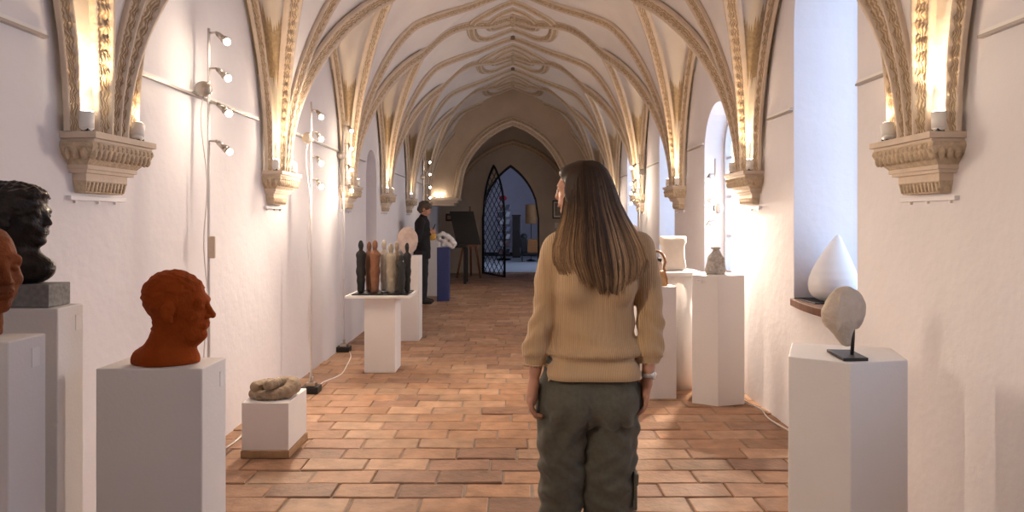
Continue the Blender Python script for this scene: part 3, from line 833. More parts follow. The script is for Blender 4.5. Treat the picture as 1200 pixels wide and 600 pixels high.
# ---- knotted stone on low pedestal
f = Field((-1.70,3.95,.32),(-1.28,4.4,.53),.005)
f.frame(None,(-1.485,4.14,.33))
import itertools
f.chain([(-.055,-.02,.075),(-.10,.03,.05),(-.06,.08,.048),(.02,.095,.052),(.09,.06,.060),(.118,0,.062),(.102,-.055,.045),(.04,-.085,.030),(-.05,-.092,.028),(-.105,-.055,.030),(-.11,.02,.035)],[.034,.038,.042,.046,.048,.046,.040,.032,.030,.030,.032],.008)
f.cap((-.05,.0,.075),(-.082,-.088,.082),.030,.031,.004); f.cap((.07,.02,.085),(-.002,-.095,.094),.031,.031,.004)
f.box((0,0,-.02),(.3,.3,.02),0,0,sub=True)
o = sdf_obj('knotted_stone', f, mat('knot_stone',(.36,.27,.185),.75,noise=.35,nscale=18,bump=.6,bscale=70), None, disp=lambda V,N: fnoise(V,12,11)*.003+np.sin(np.arctan2(V[:,1]-4.14,V[:,0]+1.485)*26)*.0012, origin=(-1.485,4.14,.33))
tag(o,'brown knotted stone sculpture with two stubby ends on the low pedestal','sculpture')

# ---- round disc sculpture
f = Field((-1.42,7.82,.98),(-1.06,8.06,1.38),.006); f.frame(None,(-1.255,7.93,.998))
f.ell((0,0,.18),(.125,.045,.165),.0); f.ell((.03,-.05,.20),(.06,.03,.10),.02,sub=True); f.cap((0,0,.0),(0,0,.05),.05,.03,.02)
f.box((0,0,-.03),(.3,.3,.03),0,0,sub=True)
o = sdf_obj('disc_sculpture', f, mat('pale_alabaster',(.66,.52,.46),.4,noise=.25,nscale=14,bump=.2), None, disp=lambda V,N: fnoise(V,9,5)*.004, origin=(-1.255,7.93,.998)); tag(o,'pale pinkish round disc sculpture behind the two black figures','sculpture')

# ---- pierced white sculpture on blue pedestal
f = Field((-1.42,11.55,.90),(-.90,11.9,1.25),.007); f.frame(None,(-1.20,11.70,.94))
f.chain([(-.09,0,.14),(-.10,0,.19),(-.03,0,.225),(.05,0,.185),(.12,0,.12),(.165,0,.06),(.16,0,.0)],[.035,.04,.045,.05,.052,.045,.02],.03)
f.chain([(-.09,0,.14),(-.02,0,.10),(.06,0,.05),(.13,0,.0)],[.035,.045,.045,.03],.03)
f.cap((-.03,-.1,.165),(-.03,.1,.165),.027,.027,.01,sub=True); f.cap((.075,-.1,.115),(.075,.1,.115),.018,.018,.01,sub=True)
f.cap((-.02,0,.03),(-.02,0,.09),.05,.03,.02); f.box((-.015,0,-.05),(.103,.12,.051),0,0,sub=True)
o = sdf_obj('pierced_sculpture', f, mat('white_marble',(.78,.77,.78),.3,noise=.08), None, origin=(-1.20,11.70,.94)); tag(o,'white pierced sculpture draped over the top of the blue pedestal','sculpture')
# ---- yellow piece on far white pedestal
f = Field((-1.68,12.38,1.0),(-1.38,12.7,1.32),.006); f.frame(None,(-1.53,12.53,1.035)); f.ell((0,0,.085),(.10,.08,.088),.0); f.cap((.02,0,.15),(-.02,0,.20),.035,.02,.03); f.box((0,0,-.03),(.3,.3,.03),0,0,sub=True)
o = sdf_obj('yellow_vessel', f, mat('yellow_glaze',(.75,.42,.08),.4,noise=.3,nscale=12), None, origin=(-1.53,12.53,1.035)); tag(o,'rounded yellow ceramic piece on the white pedestal by the man','sculpture')

# ---- bell shaped stone
f = Field((1.45,5.10,.98),(1.80,5.45,1.26),.0045); f.frame(None,(1.60,5.26,.998))
f.cap((0,0,.035),(0,0,.115),.082,.058,.02,sq=(1,.8,1)); f.cap((0,0,.115),(.008,0,.165),.056,.034,.02,sq=(1,.8,1))
f.ell((.004,0,.205),(.040,.034,.014),.006); f.cap((.004,0,.165),(.004,0,.2),.026,.018,.006)
f.chain([(.055,-.03,.06),(.05,-.035,.12),(.03,-.02,.17)],[.016,.012,.008],.012); f.cap((-.02,-.075,.10),(-.018,-.066,.13),.010,.008,.006,sub=True)
f.box((0,0,-.03),(.3,.3,.03),0,0,sub=True)
o = sdf_obj('bell_stone', f, mat('grey_speckle_stone',(.50,.47,.44),.7,noise=.5,nscale=40,bump=.5,bscale=90), None, disp=lambda V,N: fnoise(V,16,21)*.002, origin=(1.60,5.26,.998)); tag(o,'grey bell shaped stone with a small cap on the tall white pedestal','sculpture')

# ---- pillow shaped stone
f = Field((1.20,5.62,.97),(1.62,5.92,1.32),.006); f.frame(None,(1.385,5.77,.985))
f.box((0,0,.15),(.115,.045,.148),.04,0)
for sx in (-1,1): f.ell((sx*.17,0,.15),(.065,.1,.12),.04,sub=True); f.cap((sx*.105,0,.285),(sx*.09,0,.26),.012,.03,.02)
f.box((0,0,-.03),(.3,.3,.032),0,0,sub=True)
o = sdf_obj('pillow_stone', f, mat('warm_white_stone',(.80,.74,.66),.5,noise=.06), None, disp=lambda V,N: fnoise(V,5,33)*.004, origin=(1.385,5.77,.985)); tag(o,'white upright pillow shaped stone glowing in the lamp light','sculpture')

# ---- ringed wooden piece + little grey piece beside it
rt = thing('wooden_vessel',(1.175,5.38,.894),'tan wooden vessel with a tall ring handle just right of the woman','sculpture')
g = G(); V = []; g.prism([(1.115,5.33),(1.235,5.33),(1.235,5.43),(1.115,5.43)],.896,.905)
prof_ = [(.072,.0),(.075,.01),(.062,.10),(.058,.115)]
rows = []
for r_,z_ in prof_:
    rows.append([(1.165+r_*math.copysign(abs(math.cos(a))**.4,math.cos(a)),5.38+r_*.7*math.copysign(abs(math.sin(a))**.4,math.sin(a)),.897+z_) for a in [k*2*pi/32 for k in range(33)]])
rows.append([(1.165,5.38,.897+.115)]*33); g.grid(rows)
link('body', g, mat('tan_wood',(.58,.33,.14),.5,noise=.3,nscale=20), rt)
g = G(); pts = [(1.235,5.35,.90),(1.238,5.35,.95),(1.222,5.35,1.0),(1.215,5.35,1.04)]
for k in range(1,16):
    a = pi*k/15*1.15; pts.append((1.155+.075*math.cos(a)*1.0,5.35,1.06+.115*math.sin(a)))
g.tube(pts,[.012,.012,.011,.012]+[.013]*15,10,flat=.8); g.ball((1.217,5.35,1.025),(.018,.014,.010),10,6)
link('ring_handle', g, mat('brown_wood',(.36,.20,.10),.5,noise=.3,nscale=20), rt)
f = Field((1.0,5.38,.88),(1.30,5.49,1.20),.005); f.frame(None,(1.175,5.455,.894)); f.cap((0,0,.04),(.01,0,.16),.03,.045,.03,sq=(1,.4,1)); f.box((0,0,-.03),(.3,.3,.03),0,0,sub=True)
o = sdf_obj('grey_stone', f, mat('dull_grey_stone',(.45,.42,.42),.6), None, origin=(1.175,5.455,.894)); tag(o,'small grey stone piece standing behind the ring handled vessel','sculpture')
g = G(); g.obox((1.188,5.45,1.103),(.030,.004,-.010),(0,.016,0),(.003,0,.012)); o = link('dark_block', g, M['black'], None, origin=(1.188,5.45,1.09), bevel=.003); tag(o,'small black block on top of the grey stone piece','block')

# ---- round topped stone far right
f = Field((1.50,8.98,1.0),(1.82,9.32,1.42),.008); f.frame(None,(1.65,9.15,1.02)); f.cap((0,0,.08),(0,0,.22),.10,.085,.04); f.cap((-.03,0,.3),(.02,0,.3),.035,.03,.05); f.box((0,0,-.03),(.3,.3,.03),0,0,sub=True)
o = sdf_obj('round_stone', f, mat('pinkish_stone',(.62,.50,.44),.6,noise=.15), None, disp=lambda V,N: fnoise(V,6,8)*.005, origin=(1.65,9.15,1.02)); tag(o,'pinkish round topped stone behind the woman\'s shoulder','sculpture')

# ---- drop on window sill
g = G(); g.box((1.905,4.20,.894),(2.06,4.50,.902)); o = link('dark_plate', g, M['iron'], None, origin=(2.0,4.35,.894), bevel=.002); tag(o,'flat dark plate lying under the white drop on the window sill','plate')
g = G()
tb = np.array([(0,.075),(.02,.098),(.07,.126),(.14,.143),(.24,.150),(.34,.146),(.46,.130),(.6,.103),(.74,.072),(.86,.044),(.94,.025),(.985,.010),(1,.001)])
rows = []
for k in range(44):
    t = (k/43)**.9; r = float(np.interp(t,tb[:,0],tb[:,1])); z = .43*t
    rows.append([(2.08+.035*t*t+r*math.cos(a_),4.33+r*math.sin(a_),.902+z) for a_ in [q*2*pi/36 for q in range(37)]])
g.grid(rows); g.add([rows[0][k] for k in range(36)],[tuple(range(36))[::-1]])
o = link('drop_sculpture', g, mat('white_drop',(.82,.83,.86),.35), None, origin=(2.08,4.33,.902)); tag(o,'smooth white drop shaped sculpture standing on the window sill','sculpture')

# ---- upright stone on metal stand, right foreground
rt = thing('metal_stand',(1.33,2.66,.88),'black metal plate and rod holding up the leaf shaped stone','stand')
g = G(); g.prism([(1.278,2.572),(1.376,2.575),(1.392,2.74),(1.296,2.75)],.881,.894); link('base_plate', g, M['black'], rt, bevel=.002)
g = G(); g.tube([(1.345,2.64,.893),(1.352,2.645,.96),(1.360,2.655,1.03)],[.007,.007,.006],8,flat=1); link('rod', g, M['black'], rt)
f = Field((1.20,2.55,.90),(1.46,2.76,1.20),.0035); R_ = Matrix.Rotation(0.0,3,'Y'); f.frame(None,(1.322,2.655,1.045))
f.ell((.005,0,.035),(.076,.036,.082),.0); f.ell((-.03,-.004,.005),(.062,.030,.055),.03); f.cap((-.018,0,-.02),(.006,0,-.100),.056,.024,.03,sq=(1,.62,1))
f.ell((.045,.004,.02),(.036,.026,.075),.012); f.cap((.02,-.03,-.10),(.055,-.045,-.03),.010,.016,.02,sub=True); f.cap((.022,-.045,.12),(.030,-.044,.0),.005,.007,.02,sub=True)
f.cap((-.03,-.034,.09),(-.045,-.033,-.06),.004,.003,.01)
o = sdf_obj('leaf_stone', f, mat('beige_stone',(.60,.51,.42),.7,noise=.15,nscale=20,bump=.5,bscale=60), None, disp=lambda V,N: fnoise(V,15,14)*.0022, origin=(1.322,2.655,.93)); tag(o,'beige leaf shaped upright stone on the black stand, right foreground','sculpture')

# ================================================================== HEADS AND BUSTS
def rotz(a): c,s = math.cos(a),math.sin(a); return np.array([[c,-s,0],[s,c,0],[0,0,1]])
def rotx(a): c,s = math.cos(a),math.sin(a); return np.array([[1,0,0],[0,c,-s],[0,s,c]])
def roty(a): c,s = math.cos(a),math.sin(a); return np.array([[c,0,s],[0,1,0],[-s,0,c]])
def head(f, nose=1., jaw=1., full=True, neck=True, ears=True):
    f.ell((0,-.018,.030),(.074,.095,.086),.0); f.ell((0,.022,-.020),(.061,.066,.088),.02)
    f.ell((0,.010,-.062),(.054*jaw,.062,.044),.02); f.ell((0,.058,-.094),(.024*jaw,.028,.019),.025)
    f.cap((-.036,.070,.020),(.036,.070,.020),.015,.015,.018)
    for sx in (-1,1):
        f.ell((sx*.030,.094,.003),(.018,.016,.011),.012,sub=True)
        f.ell((sx*.029,.0735,.002),(.0135,.0135,.0095),.003)
        f.cap((sx*.014,.080,.0105),(sx*.044,.070,.0085),.0042,.004,.004); f.cap((sx*.016,.079,-.006),(sx*.042,.071,-.005),.0035,.003,.004)
        f.ell((sx*.038,.052,-.028),(.022,.022,.020),.02)
    f.cap((0,.082,.016),(0,.084+.017*nose,-.027),.0070,.0098*nose,.012); 
    for sx in (-1,1): f.ell((sx*.0105*nose,.092,-.031),(.0075*nose,.010,.0075),.006); f.ell((sx*.006,.098,-.039),(.0035,.005,.004),.003,sub=True)
    f.ell((0,.078,-.058),(.026,.016,.017),.012); f.cap((-.019,.083,-.0565),(.019,.083,-.0565),.0048,.0048,.005); f.cap((-.016,.084,-.0675),(.016,.084,-.0675),.006,.006,.005)
    f.cap((-.021,.090,-.0615),(.021,.090,-.0615),.0018,.0018,.003,sub=True); f.cap((-.014,.090,-.0795),(.014,.090,-.0795),.005,.005,.01,sub=True)
    if ears:
        for sx in (-1,1):
            R = np.array(rotz(sx*.35))@np.array(rotx(-.15)); f.ell((sx*.081,-.012,-.006),(.010,.021,.034),.006,R=R)
            f.ell((sx*.092,-.008,-.002),(.007,.011,.020),.004,sub=True,R=R); f.ell((sx*.080,-.001,-.033),(.008,.010,.012),.005)
    if neck: f.cap((0,-.028,-.055),(0,-.045,-.150),.053,.056,.03)

def hairdisp(ctr, M_, seed, amp=.004, zlim=.02):
    def fn(V,N):
        L = (V-np.array(ctr))@M_    # local head coords
        # hair region: top and back, with hairline
        hl = (L[:,2] > .052+.25*np.maximum(0,L[:,1]-.03))|((L[:,1] < -.025)&(L[:,2] > -.075))
        w = hl.astype(float)
        st = np.sin((L[:,2]*150+L[:,1]*90)+4*fnoise(L,9,seed))*.35+fnoise(L,26,seed+1)*.45
        return np.where(np.abs(L[:,0])>.079,.0,w)*(.002+amp*st)+fnoise(V,20,seed+2)*.0009
    return fn
FWX = rotz(-pi/2)       # local +y (face) -> world +x
# orange terracotta bust
terr = mat('terracotta_orange',(.32,.060,.008),.85,spec=.12,noise=.22,nscale=16,bump=.5,bscale=90)
c = (-1.145,2.295,1.128); f = Field((-1.33,2.17,.93),(-.98,2.42,1.27),.0036); Mh = rotz(-pi/2+.10)@rotx(-.02)
f.frame(Mh,c,1.02); head(f,nose=1.15,jaw=1.1)
f.ell((0,-.026,.040),(.076,.096,.084),.01); f.cap((0,-.010,-.085),(0,.035,-.10),.036,.034,.03)
f.cap((0,-.035,-.12),(0,-.050,-.165),.056,.064,.03)
f.frame(None,(0,0,0)); f.ell((-1.197,2.295,.950),(.108,.078,.052),.035)
f.cap((-1.27,2.295,.945),(-1.12,2.295,.945),.035,.03,.03)
f.box((-1.2,2.3,.90),(.3,.3,.037),0,0,sub=True)
o = sdf_obj('terracotta_bust', f, terr, None, disp=hairdisp(c,Mh,3,.0048), origin=(-1.18,2.295,.937)); tag(o,'orange terracotta bust of a short haired man in profile on the wide pedestal','bust')
# bald brown head at the left edge
brown = mat('brown_clay',(.20,.052,.014),.75,spec=.2,noise=.45,nscale=10,bump=.6,bscale=60)
c = (-1.555,1.955,1.285); f = Field((-1.72,1.84,1.075),(-1.36,2.09,1.45),.0036); Mh = rotz(-pi/2-.42)
f.frame(Mh,c,1.14); head(f,nose=1.15,jaw=1.15); f.cap((0,-.04,-.13),(0,-.045,-.2),.055,.06,.02)
f.frame(None,(0,0,0)); f.box((-1.55,1.96,1.04),(.4,.4,.044),0,0,sub=True)
o = sdf_obj('clay_head', f, brown, None, disp=lambda V,N: fnoise(V,14,6)*.0022, origin=(-1.55,1.955,1.084)); tag(o,'bald reddish brown clay head cut by the left edge of the photo','bust')
# black bust on granite block
blk = mat('black_bronze',(.018,.013,.012),.28,metal=.3,noise=.4,nscale=20,bump=.5,bscale=70)
g = G(); g.box((-1.80,2.215,1.136),(-1.545,2.325,1.212)); o = link('granite_block', g, mat('granite',(.26,.26,.25),.6,noise=.45,nscale=60,bump=.2), None, origin=(-1.69,2.27,1.136), bevel=.003); tag(o,'grey granite block under the black bust','block')
c = (-1.672,2.268,1.440); f = Field((-1.86,2.12,1.20),(-1.50,2.42,1.60),.0036); Mh = rotz(-pi/2+.05)
f.frame(Mh,c,.90); head(f,nose=1.0,jaw=.95); f.ell((0,-.03,.045),(.090,.102,.088),.015); f.ell((0,-.06,-.03),(.078,.07,.07),.03); f.ell((0,.045,.075),(.055,.04,.03),.02)
f.frame(None,(0,0,0)); f.cap((-1.69,2.268,1.36),(-1.67,2.268,1.27),.048,.055,.03); f.ell((-1.66,2.268,1.262),(.098,.055,.055),.03)
f.box((-1.67,2.27,1.17),(.3,.3,.043),0,0,sub=True)
o = sdf_obj('black_bust', f, blk, None, disp=hairdisp(c,Mh,9,.009), origin=(-1.67,2.268,1.213)); tag(o,'glossy black bust with wavy hair facing right on a granite block','bust')

# ================================================================== FAR END: DOORWAY, SHOP, EASEL
INN = arch_outline(-.775,.655,0.0,1.45,2.80,n=20,pointed=True)
g = G()
seqO = DO[1:]+[DO[0]]; seqI = INN[1:]+[INN[0]]
for a,b,a2,b2 in zip(seqO,seqO[1:],seqI,seqI[1:]):
    for (p,q,y0,y1) in ((a,b,D1+.05,D1-.02),(a2,b2,D1-.02,D1+.05)): g.add([(p[0],y0,p[1]),(q[0],y0,q[1]),(q[0],y1,q[1]),(p[0],y1,p[1])],[(0,1,2,3)])
    g.add([(a[0],D1-.02,a[1]),(b[0],D1-.02,b[1]),(b2[0],D1-.02,b2[1]),(a2[0],D1-.02,a2[1])],[(0,1,2,3)])
o = struct('door_1', g, M['iron'])
# open lattice gate leaf hinged on the left jamb
hx,hy = -.78,D1-.04; ang = math.radians(-66); L_ = 1.42; dx,dy = math.cos(ang),math.sin(ang)
def leaf(u,z,w=0): return (hx+u*dx-w*dy, hy+u*dy+w*dx, z)
LO = arch_outline(0,L_,.03,1.45,2.80,n=18,pointed=True)
g = G(); pts = [leaf(u,z) for u,z in LO]+[leaf(*LO[0])]
g.tube(pts,.030,6); rt = link('iron_gate', g, M['iron'], None, origin=leaf(0,.0)); tag(rt,'open pointed iron gate leaf with diamond lattice at the far doorway','gate')
g = G()
def clipseg(u0,z0,u1,z1):
    ok = []
    c_,w_ = L_/2,L_/2; h_ = 2.80-1.45; R_ = (w_*w_+h_*h_)/(2*w_)
    for k in range(201):
        t = k/200; u = u0+(u1-u0)*t; z = z0+(z1-z0)*t
        m_ = min(u,L_-u); zt = 1.45+math.sqrt(max(0,2*R_*m_-m_*m_)) if m_ > 0 else -1
        if 0 <= u <= L_ and .04 <= z <= zt: ok.append((u,z))
    return ok
st = .30
for k in range(-14,20):
    for sg in (1,-1):
        u0 = k*st; s_ = clipseg(u0, 0, u0+sg*4.0, 3.2) 
        if len(s_) > 1: g.tube([leaf(*s_[0]),leaf(*s_[-1])],.011,4)
link('lattice', g, M['iron'], rt)
g = G(); g.obox(leaf(L_-.08,1.15,.02),(dx*.05,dy*.05,0),(-dy*.02,dx*.02,0),(0,0,.09)); link('lock_case', g, M['iron'], rt)

# room beyond
room = mat('shop_wall',(.62,.58,.64),.85,noise=.05,nscale=3)
X0,X1,Y0,Y1,ZR = -2.6,2.2,D1+.35,D1+8.4,3.6
g = G(); g.add([(X0,Y0,-.01),(X1,Y0,-.01),(X1,Y1,-.01),(X0,Y1,-.01)],[(0,1,2,3)]); struct('floor_shop', g, mat('shop_floor',(.60,.63,.68),.35,noise=.1,nscale=3))
g = G(); g.add([(X0,Y1,-.01),(X1,Y1,-.01),(X1,Y1,ZR),(X0,Y1,ZR)],[(0,1,2,3)]); struct('wall_shop', g, room)
g = G(); g.add([(X0,Y0,-.01),(X0,Y1,-.01),(X0,Y1,ZR),(X0,Y0,ZR)],[(0,1,2,3)]); struct('wall_shop_left', g, room)
SW = arch_outline(D1+1.2,D1+4.2,.9,2.4,3.1)
g = G(); wall_panel(g,[(Y0,-.01),(Y1,-.01),(Y1,ZR),(Y0,ZR)],[SW],lambda y,z:(X1,y,z)); reveal(g,SW,lambda y,z:(X1,y,z),lambda y,z:(X1+.3,y,z)); struct('wall_shop_right', g, room)
g = G(); wall_panel(g,SW,[],lambda y,z:(X1+.3,y,z)); o = struct('window_8', g, M['glass'])
L = bpy.data.lights.new('sky_portal','AREA'); L.shape = 'RECTANGLE'; L.size = 2.2; L.size_y = 3.0; L.cycles.is_portal = True
po = bpy.data.objects.new('sky_portal', L); COL.objects.link(po); po.location = (X1+.36,D1+2.7,2.0); po.rotation_euler = (0,pi/2,0)
g = G(); g.add([(X0,Y0,ZR),(X1,Y0,ZR),(X1,Y1,ZR),(X0,Y1,ZR)],[(3,2,1,0)]); struct('ceiling_shop', g, room)
g = G(); wall_panel(g,[(X0,-.01),(DO[0][0],-.01),(DO[0][0],1.45)]+DO[3:-1][::-1]+[(.70,1.45),(.70,-.01),(X1,-.01),(X1,ZR),(X0,ZR)],[],lambda x,z:(x,Y0,z)); struct('wall_shop_front', g, room)
g = G(); g.box((X0,Y1-.03,0),(X1,Y1,.14)); struct('baseboard_shop', g, M['black'])
# postcard carousel: x 580-600 px
cx,cy = -.33,23.6
rt = thing('postcard_rack',(cx,cy,0),'tall revolving rack of cards and booklets inside the far doorway','rack')
g = G(); g.lathe([(.26,0),(.26,.03),(.04,.06),(.02,.08),(.02,2.04),(0,2.06)],(cx,cy,0),20); link('stand', g, M['iron'], rt)
ci_ = [(.80,.80,.82),(.5,.5,.55),(.25,.30,.42),(.75,.72,.70),(.35,.2,.2),(.12,.12,.15)]
cm = [mat('card_%s'%n,c_,.5) for n,c_ in zip(('white','grey','blue','cream','red','dark'),ci_)]
g = G()
for lv in range(7):
    z = .30+lv*.26
    for k in range(6):
        a = 2*pi*k/6+.3; ux,uy = math.cos(a),math.sin(a)
        g.obox((cx+ux*.20,cy+uy*.20,z),(-uy*.085,ux*.085,0),(ux*.012,uy*.012,0),(ux*.04,uy*.04,.085),(lv*5+k*7)%6)
        g.obox((cx+ux*.17,cy+uy*.17,z-.10),(-uy*.10,ux*.10,0),(ux*.06,uy*.06,0),(0,0,.008),5)
link('card_pockets', g, cm, rt)
g = G(); g.ball((cx-.02,cy,2.18),(.14,.12,.10),14,8); o = link('red_cap', g, mat('red_cloth',(.45,.03,.05),.8), None, origin=(cx,cy,2.1)); tag(o,'red cloth cap on top of the card rack','cap')
# floor lamp with brown shade  x 616-630
cx,cy = .63,23.0
rt = thing('floor_lamp',(cx,cy,0),'floor lamp with a brown drum shade beyond the far doorway','lamp')
g = G(); g.lathe([(.16,0),(.16,.02),(.02,.05),(.014,.08),(.014,1.35)],(cx,cy,0),16); link('stand', g, M['iron'], rt)
g = G(); g.lathe([(.20,1.28),(.205,1.3),(.20,1.92),(.19,1.94)],(cx,cy,0),24); link('lamp_shade', g, mat('brown_shade',(.30,.14,.05),.7,noise=.2), rt)
# orange-brown bench basket and dark coat/cart
g = G(); g.box((.50,22.4,.30),(.95,22.8,.75)); 
for k in range(5): g.box((.485,22.385,.34+k*.085),(.965,22.815,.36+k*.085))
rt = link('wicker_basket', g, mat('orange_wicker',(.45,.17,.05),.7,noise=.4,nscale=30), None, origin=(.72,22.6,.30), bevel=.01); tag(rt,'orange brown wicker basket on a dark cart beyond the doorway','basket')
rt = thing('cart',(.55,22.5,0),'small dark cart with a handle under the wicker basket','cart')
g = G(); g.box((.25,22.35,.24),(.98,22.85,.295)); link('deck', g, M['black'], rt, bevel=.01)
for sx in (.32,.90):
    for sy in (22.42,22.78): g = G(); g.lathe([(.0,-.02),(.10,-.02),(.12,-.012),(.12,.012),(.10,.02),(0,.02)],(sx,sy,.12),16,axis=(1,0,0)); link('wheel', g, M['black'], rt)
g = G(); g.tube([(.30,22.4,.28),(.22,22.4,.95),(.14,22.4,1.05)],.018,8); g.tube([(.30,22.8,.28),(.22,22.8,.95),(.14,22.8,1.05)],.018,8); g.tube([(.14,22.4,1.05),(.14,22.8,1.05)],.018,8); link('handle', g, M['iron'], rt)
g = G(); g.prism([(.26,22.45),(.48,22.45),(.46,22.75),(.28,22.75)],.295,.80); g.ball((.37,22.6,.84),(.13,.14,.12),10,6); o = link('black_bag', g, M['black'], None, origin=(.37,22.6,.295), bevel=.03); tag(o,'black bag standing on the cart left of the basket','bag')
g = G(); g.box((-.02,24.9,.0),(.28,25.4,1.55)); g.box((-.04,24.88,1.55),(.30,25.42,1.6)); o = link('dark_cabinet', g, mat('dark_wood',(.05,.035,.03),.5), None, origin=(.13,25.1,0), bevel=.01); tag(o,'narrow dark cabinet behind the card rack','cabinet')

# easel with blackboards   x 533-575
rt = thing('easel',(-1.12,16.3,0),'wooden easel standing in the dark left of the iron gate','easel')
ew = mat('easel_wood',(.32,.14,.06),.55,noise=.3,nscale=20)
for nm_,a,b in (('leg',(-1.36,16.15,0),(-1.06,16.35,1.60)),('leg',(-.78,16.15,0),(-1.04,16.35,1.60)),('leg',(-1.06,16.9,0),(-1.05,16.37,1.58))):
    g = G(); g.tube([a,b],.026,4); link(nm_, g, ew, rt)
g = G(); g.box((-1.40,16.03,.765),(-.84,16.27,.815)); link('ledge', g, ew, rt, bevel=.005)
g = G(); g.box((-1.07,16.27,.70),(-1.03,16.32,1.75)); link('mast', g, ew, rt)
def board(c, hw, hz, tilt, shear, label):
    g = G(); c = Vector(c); g.obox(c,(hw,0,shear),(0,.012,.004),(tilt,.06,hz)); o = link('blackboard', g, mat('blackboard',(.015,.014,.014),.5), None, origin=tuple(c), bevel=.004)
    tag(o,label,'blackboard')
board((-1.16,16.15,1.222),.29,.40,-.09,.0,'black board leaning on the wooden easel')
# dark table left of the easel
rt = thing('dark_table',(-1.25,14.9,0),'dark table behind the blue pedestal','table')
g = G(); g.box((-1.62,14.7,.80),(-1.02,15.3,.84)); link('tabletop', g, M['black'], rt, bevel=.005)
for x in (-1.59,-1.06):
    for y in (14.74,15.26): g = G(); g.box((x-.03,y-.03,0),(x+.03,y+.03,.80)); link('leg', g, M['black'], rt)
# frames on the end wall
def frame(x0,x1,z0,z1,label,fm,im,cat='picture',bw=.03):
    y = D1; root = thing('picture_frame',((x0+x1)/2,y,z0),label,cat); g = G()
    for lo,hi in (((x0,y-.03,z0),(x1,y-.001,z0+bw)),((x0,y-.03,z1-bw),(x1,y-.001,z1)),((x0,y-.03,z0+bw),(x0+bw,y-.001,z1-bw)),((x1-bw,y-.03,z0+bw),(x1,y-.001,z1-bw))): g.box(lo,hi)
    link('frame', g, fm, root); g = G(); g.box((x0+bw,y-.015,z0+bw),(x1-bw,y-.001,z1-bw)); link('picture', g, im, root)
    g = G(); g.box((x0+bw*2.2,y-.018,z0+bw*2.5),(x1-bw*2.2,y-.0152,z1-bw*2.5)); link('print', g, mat('faded_print',(.45,.40,.34),.6,noise=.5,nscale=14), root)
frame(1.05,1.60,1.45,1.93,'framed print on the end wall left of the woman\'s face',M['black'],M['paper'])
g = G(); g.box((1.11,D1-.006,1.20),(1.30,D1-.0005,1.34)); o = link('wall_label', g, M['paper'], None, origin=(1.2,D1,1.2)); tag(o,'small pale label under the framed print','label')
frame(-1.78,-1.60,1.38,1.58,'small dark red frame on the end wall above the blue pedestal',mat('dark_red',(.12,.03,.025),.5),mat('dark_red_in',(.07,.03,.03),.5),bw=.02)
# ================================================================== PEOPLE
skin = mat('skin',(.52,.27,.18),.5,noise=.12,nscale=12,bump=.1,bscale=200)
skin.node_tree.nodes['Principled BSDF'].inputs['Subsurface Weight'].default_value = .08
skin.node_tree.nodes['Principled BSDF'].inputs['Subsurface Radius'].default_value = (.02,.008,.004)
def knit_mat(name, col, col2, fx):
    m, nt, b = newmat(name); N = nt.nodes; L = nt.links
    tc = N.new('ShaderNodeTexCoord'); wv = N.new('ShaderNodeTexWave'); wv.wave_type = 'BANDS'; wv.bands_direction = 'X'; wv.inputs['Scale'].default_value = fx; wv.inputs['Distortion'].default_value = .6; wv.inputs['Detail'].default_value = 1
    L.new(tc.outputs['Object'], wv.inputs['Vector'])
    n = N.new('ShaderNodeTexNoise'); n.inputs['Scale'].default_value = 7; n.inputs['Detail'].default_value = 4; L.new(tc.outputs['Object'], n.inputs['Vector'])
    r = N.new('ShaderNodeValToRGB'); r.color_ramp.elements[0].color = (*col2,1); r.color_ramp.elements[1].color = (*col,1); r.color_ramp.elements[0].position = .1; r.color_ramp.elements[1].position = .8
    mx = N.new('ShaderNodeMath'); mx.operation = 'MULTIPLY_ADD'; L.new(wv.outputs['Fac'], mx.inputs[0]); mx.inputs[1].default_value = .55; L.new(n.outputs['Fac'], mx.inputs[2])
    L.new(mx.outputs[0], r.inputs['Fac']); L.new(r.outputs['Color'], b.inputs['Base Color'])
    b.inputs['Roughness'].default_value = .9; b.inputs['Sheen Weight'].default_value = .25
    bp = N.new('ShaderNodeBump'); bp.inputs['Strength'].default_value = .5; bp.inputs['Distance'].default_value = .004
    L.new(wv.outputs['Fac'], bp.inputs['Height']); L.new(bp.outputs['Normal'], b.inputs['Normal'])
    return m
knit = knit_mat('beige_rib_knit',(.47,.315,.175),(.32,.20,.10),38)
band = knit_mat('beige_band_knit',(.52,.355,.20),(.39,.25,.13),60)
trous = mat('olive_grey_cloth',(.105,.100,.075),.85,noise=.25,nscale=60,bump=.4,bscale=300,sheen=.2)
def vcol_mat(name, rough=.45, spec=.5):
    m, nt, b = newmat(name); a = nt.nodes.new('ShaderNodeVertexColor'); a.layer_name = 'tone'
    nt.links.new(a.outputs['Color'], b.inputs['Base Color']); b.inputs['Roughness'].default_value = rough; b.inputs['Specular IOR Level'].default_value = spec
    return m

WO = (.335,2.79,0)
woman = thing('person',WO,'woman with long brown hair seen from behind, beige ribbed sweater and olive grey cargo trousers','person')
HC = (.274,2.80,1.556); HM = rotz(math.radians(76))@rotx(math.radians(-4)); HS = .94
def finger(f, pts, rs): f.chain(pts, rs, .003)
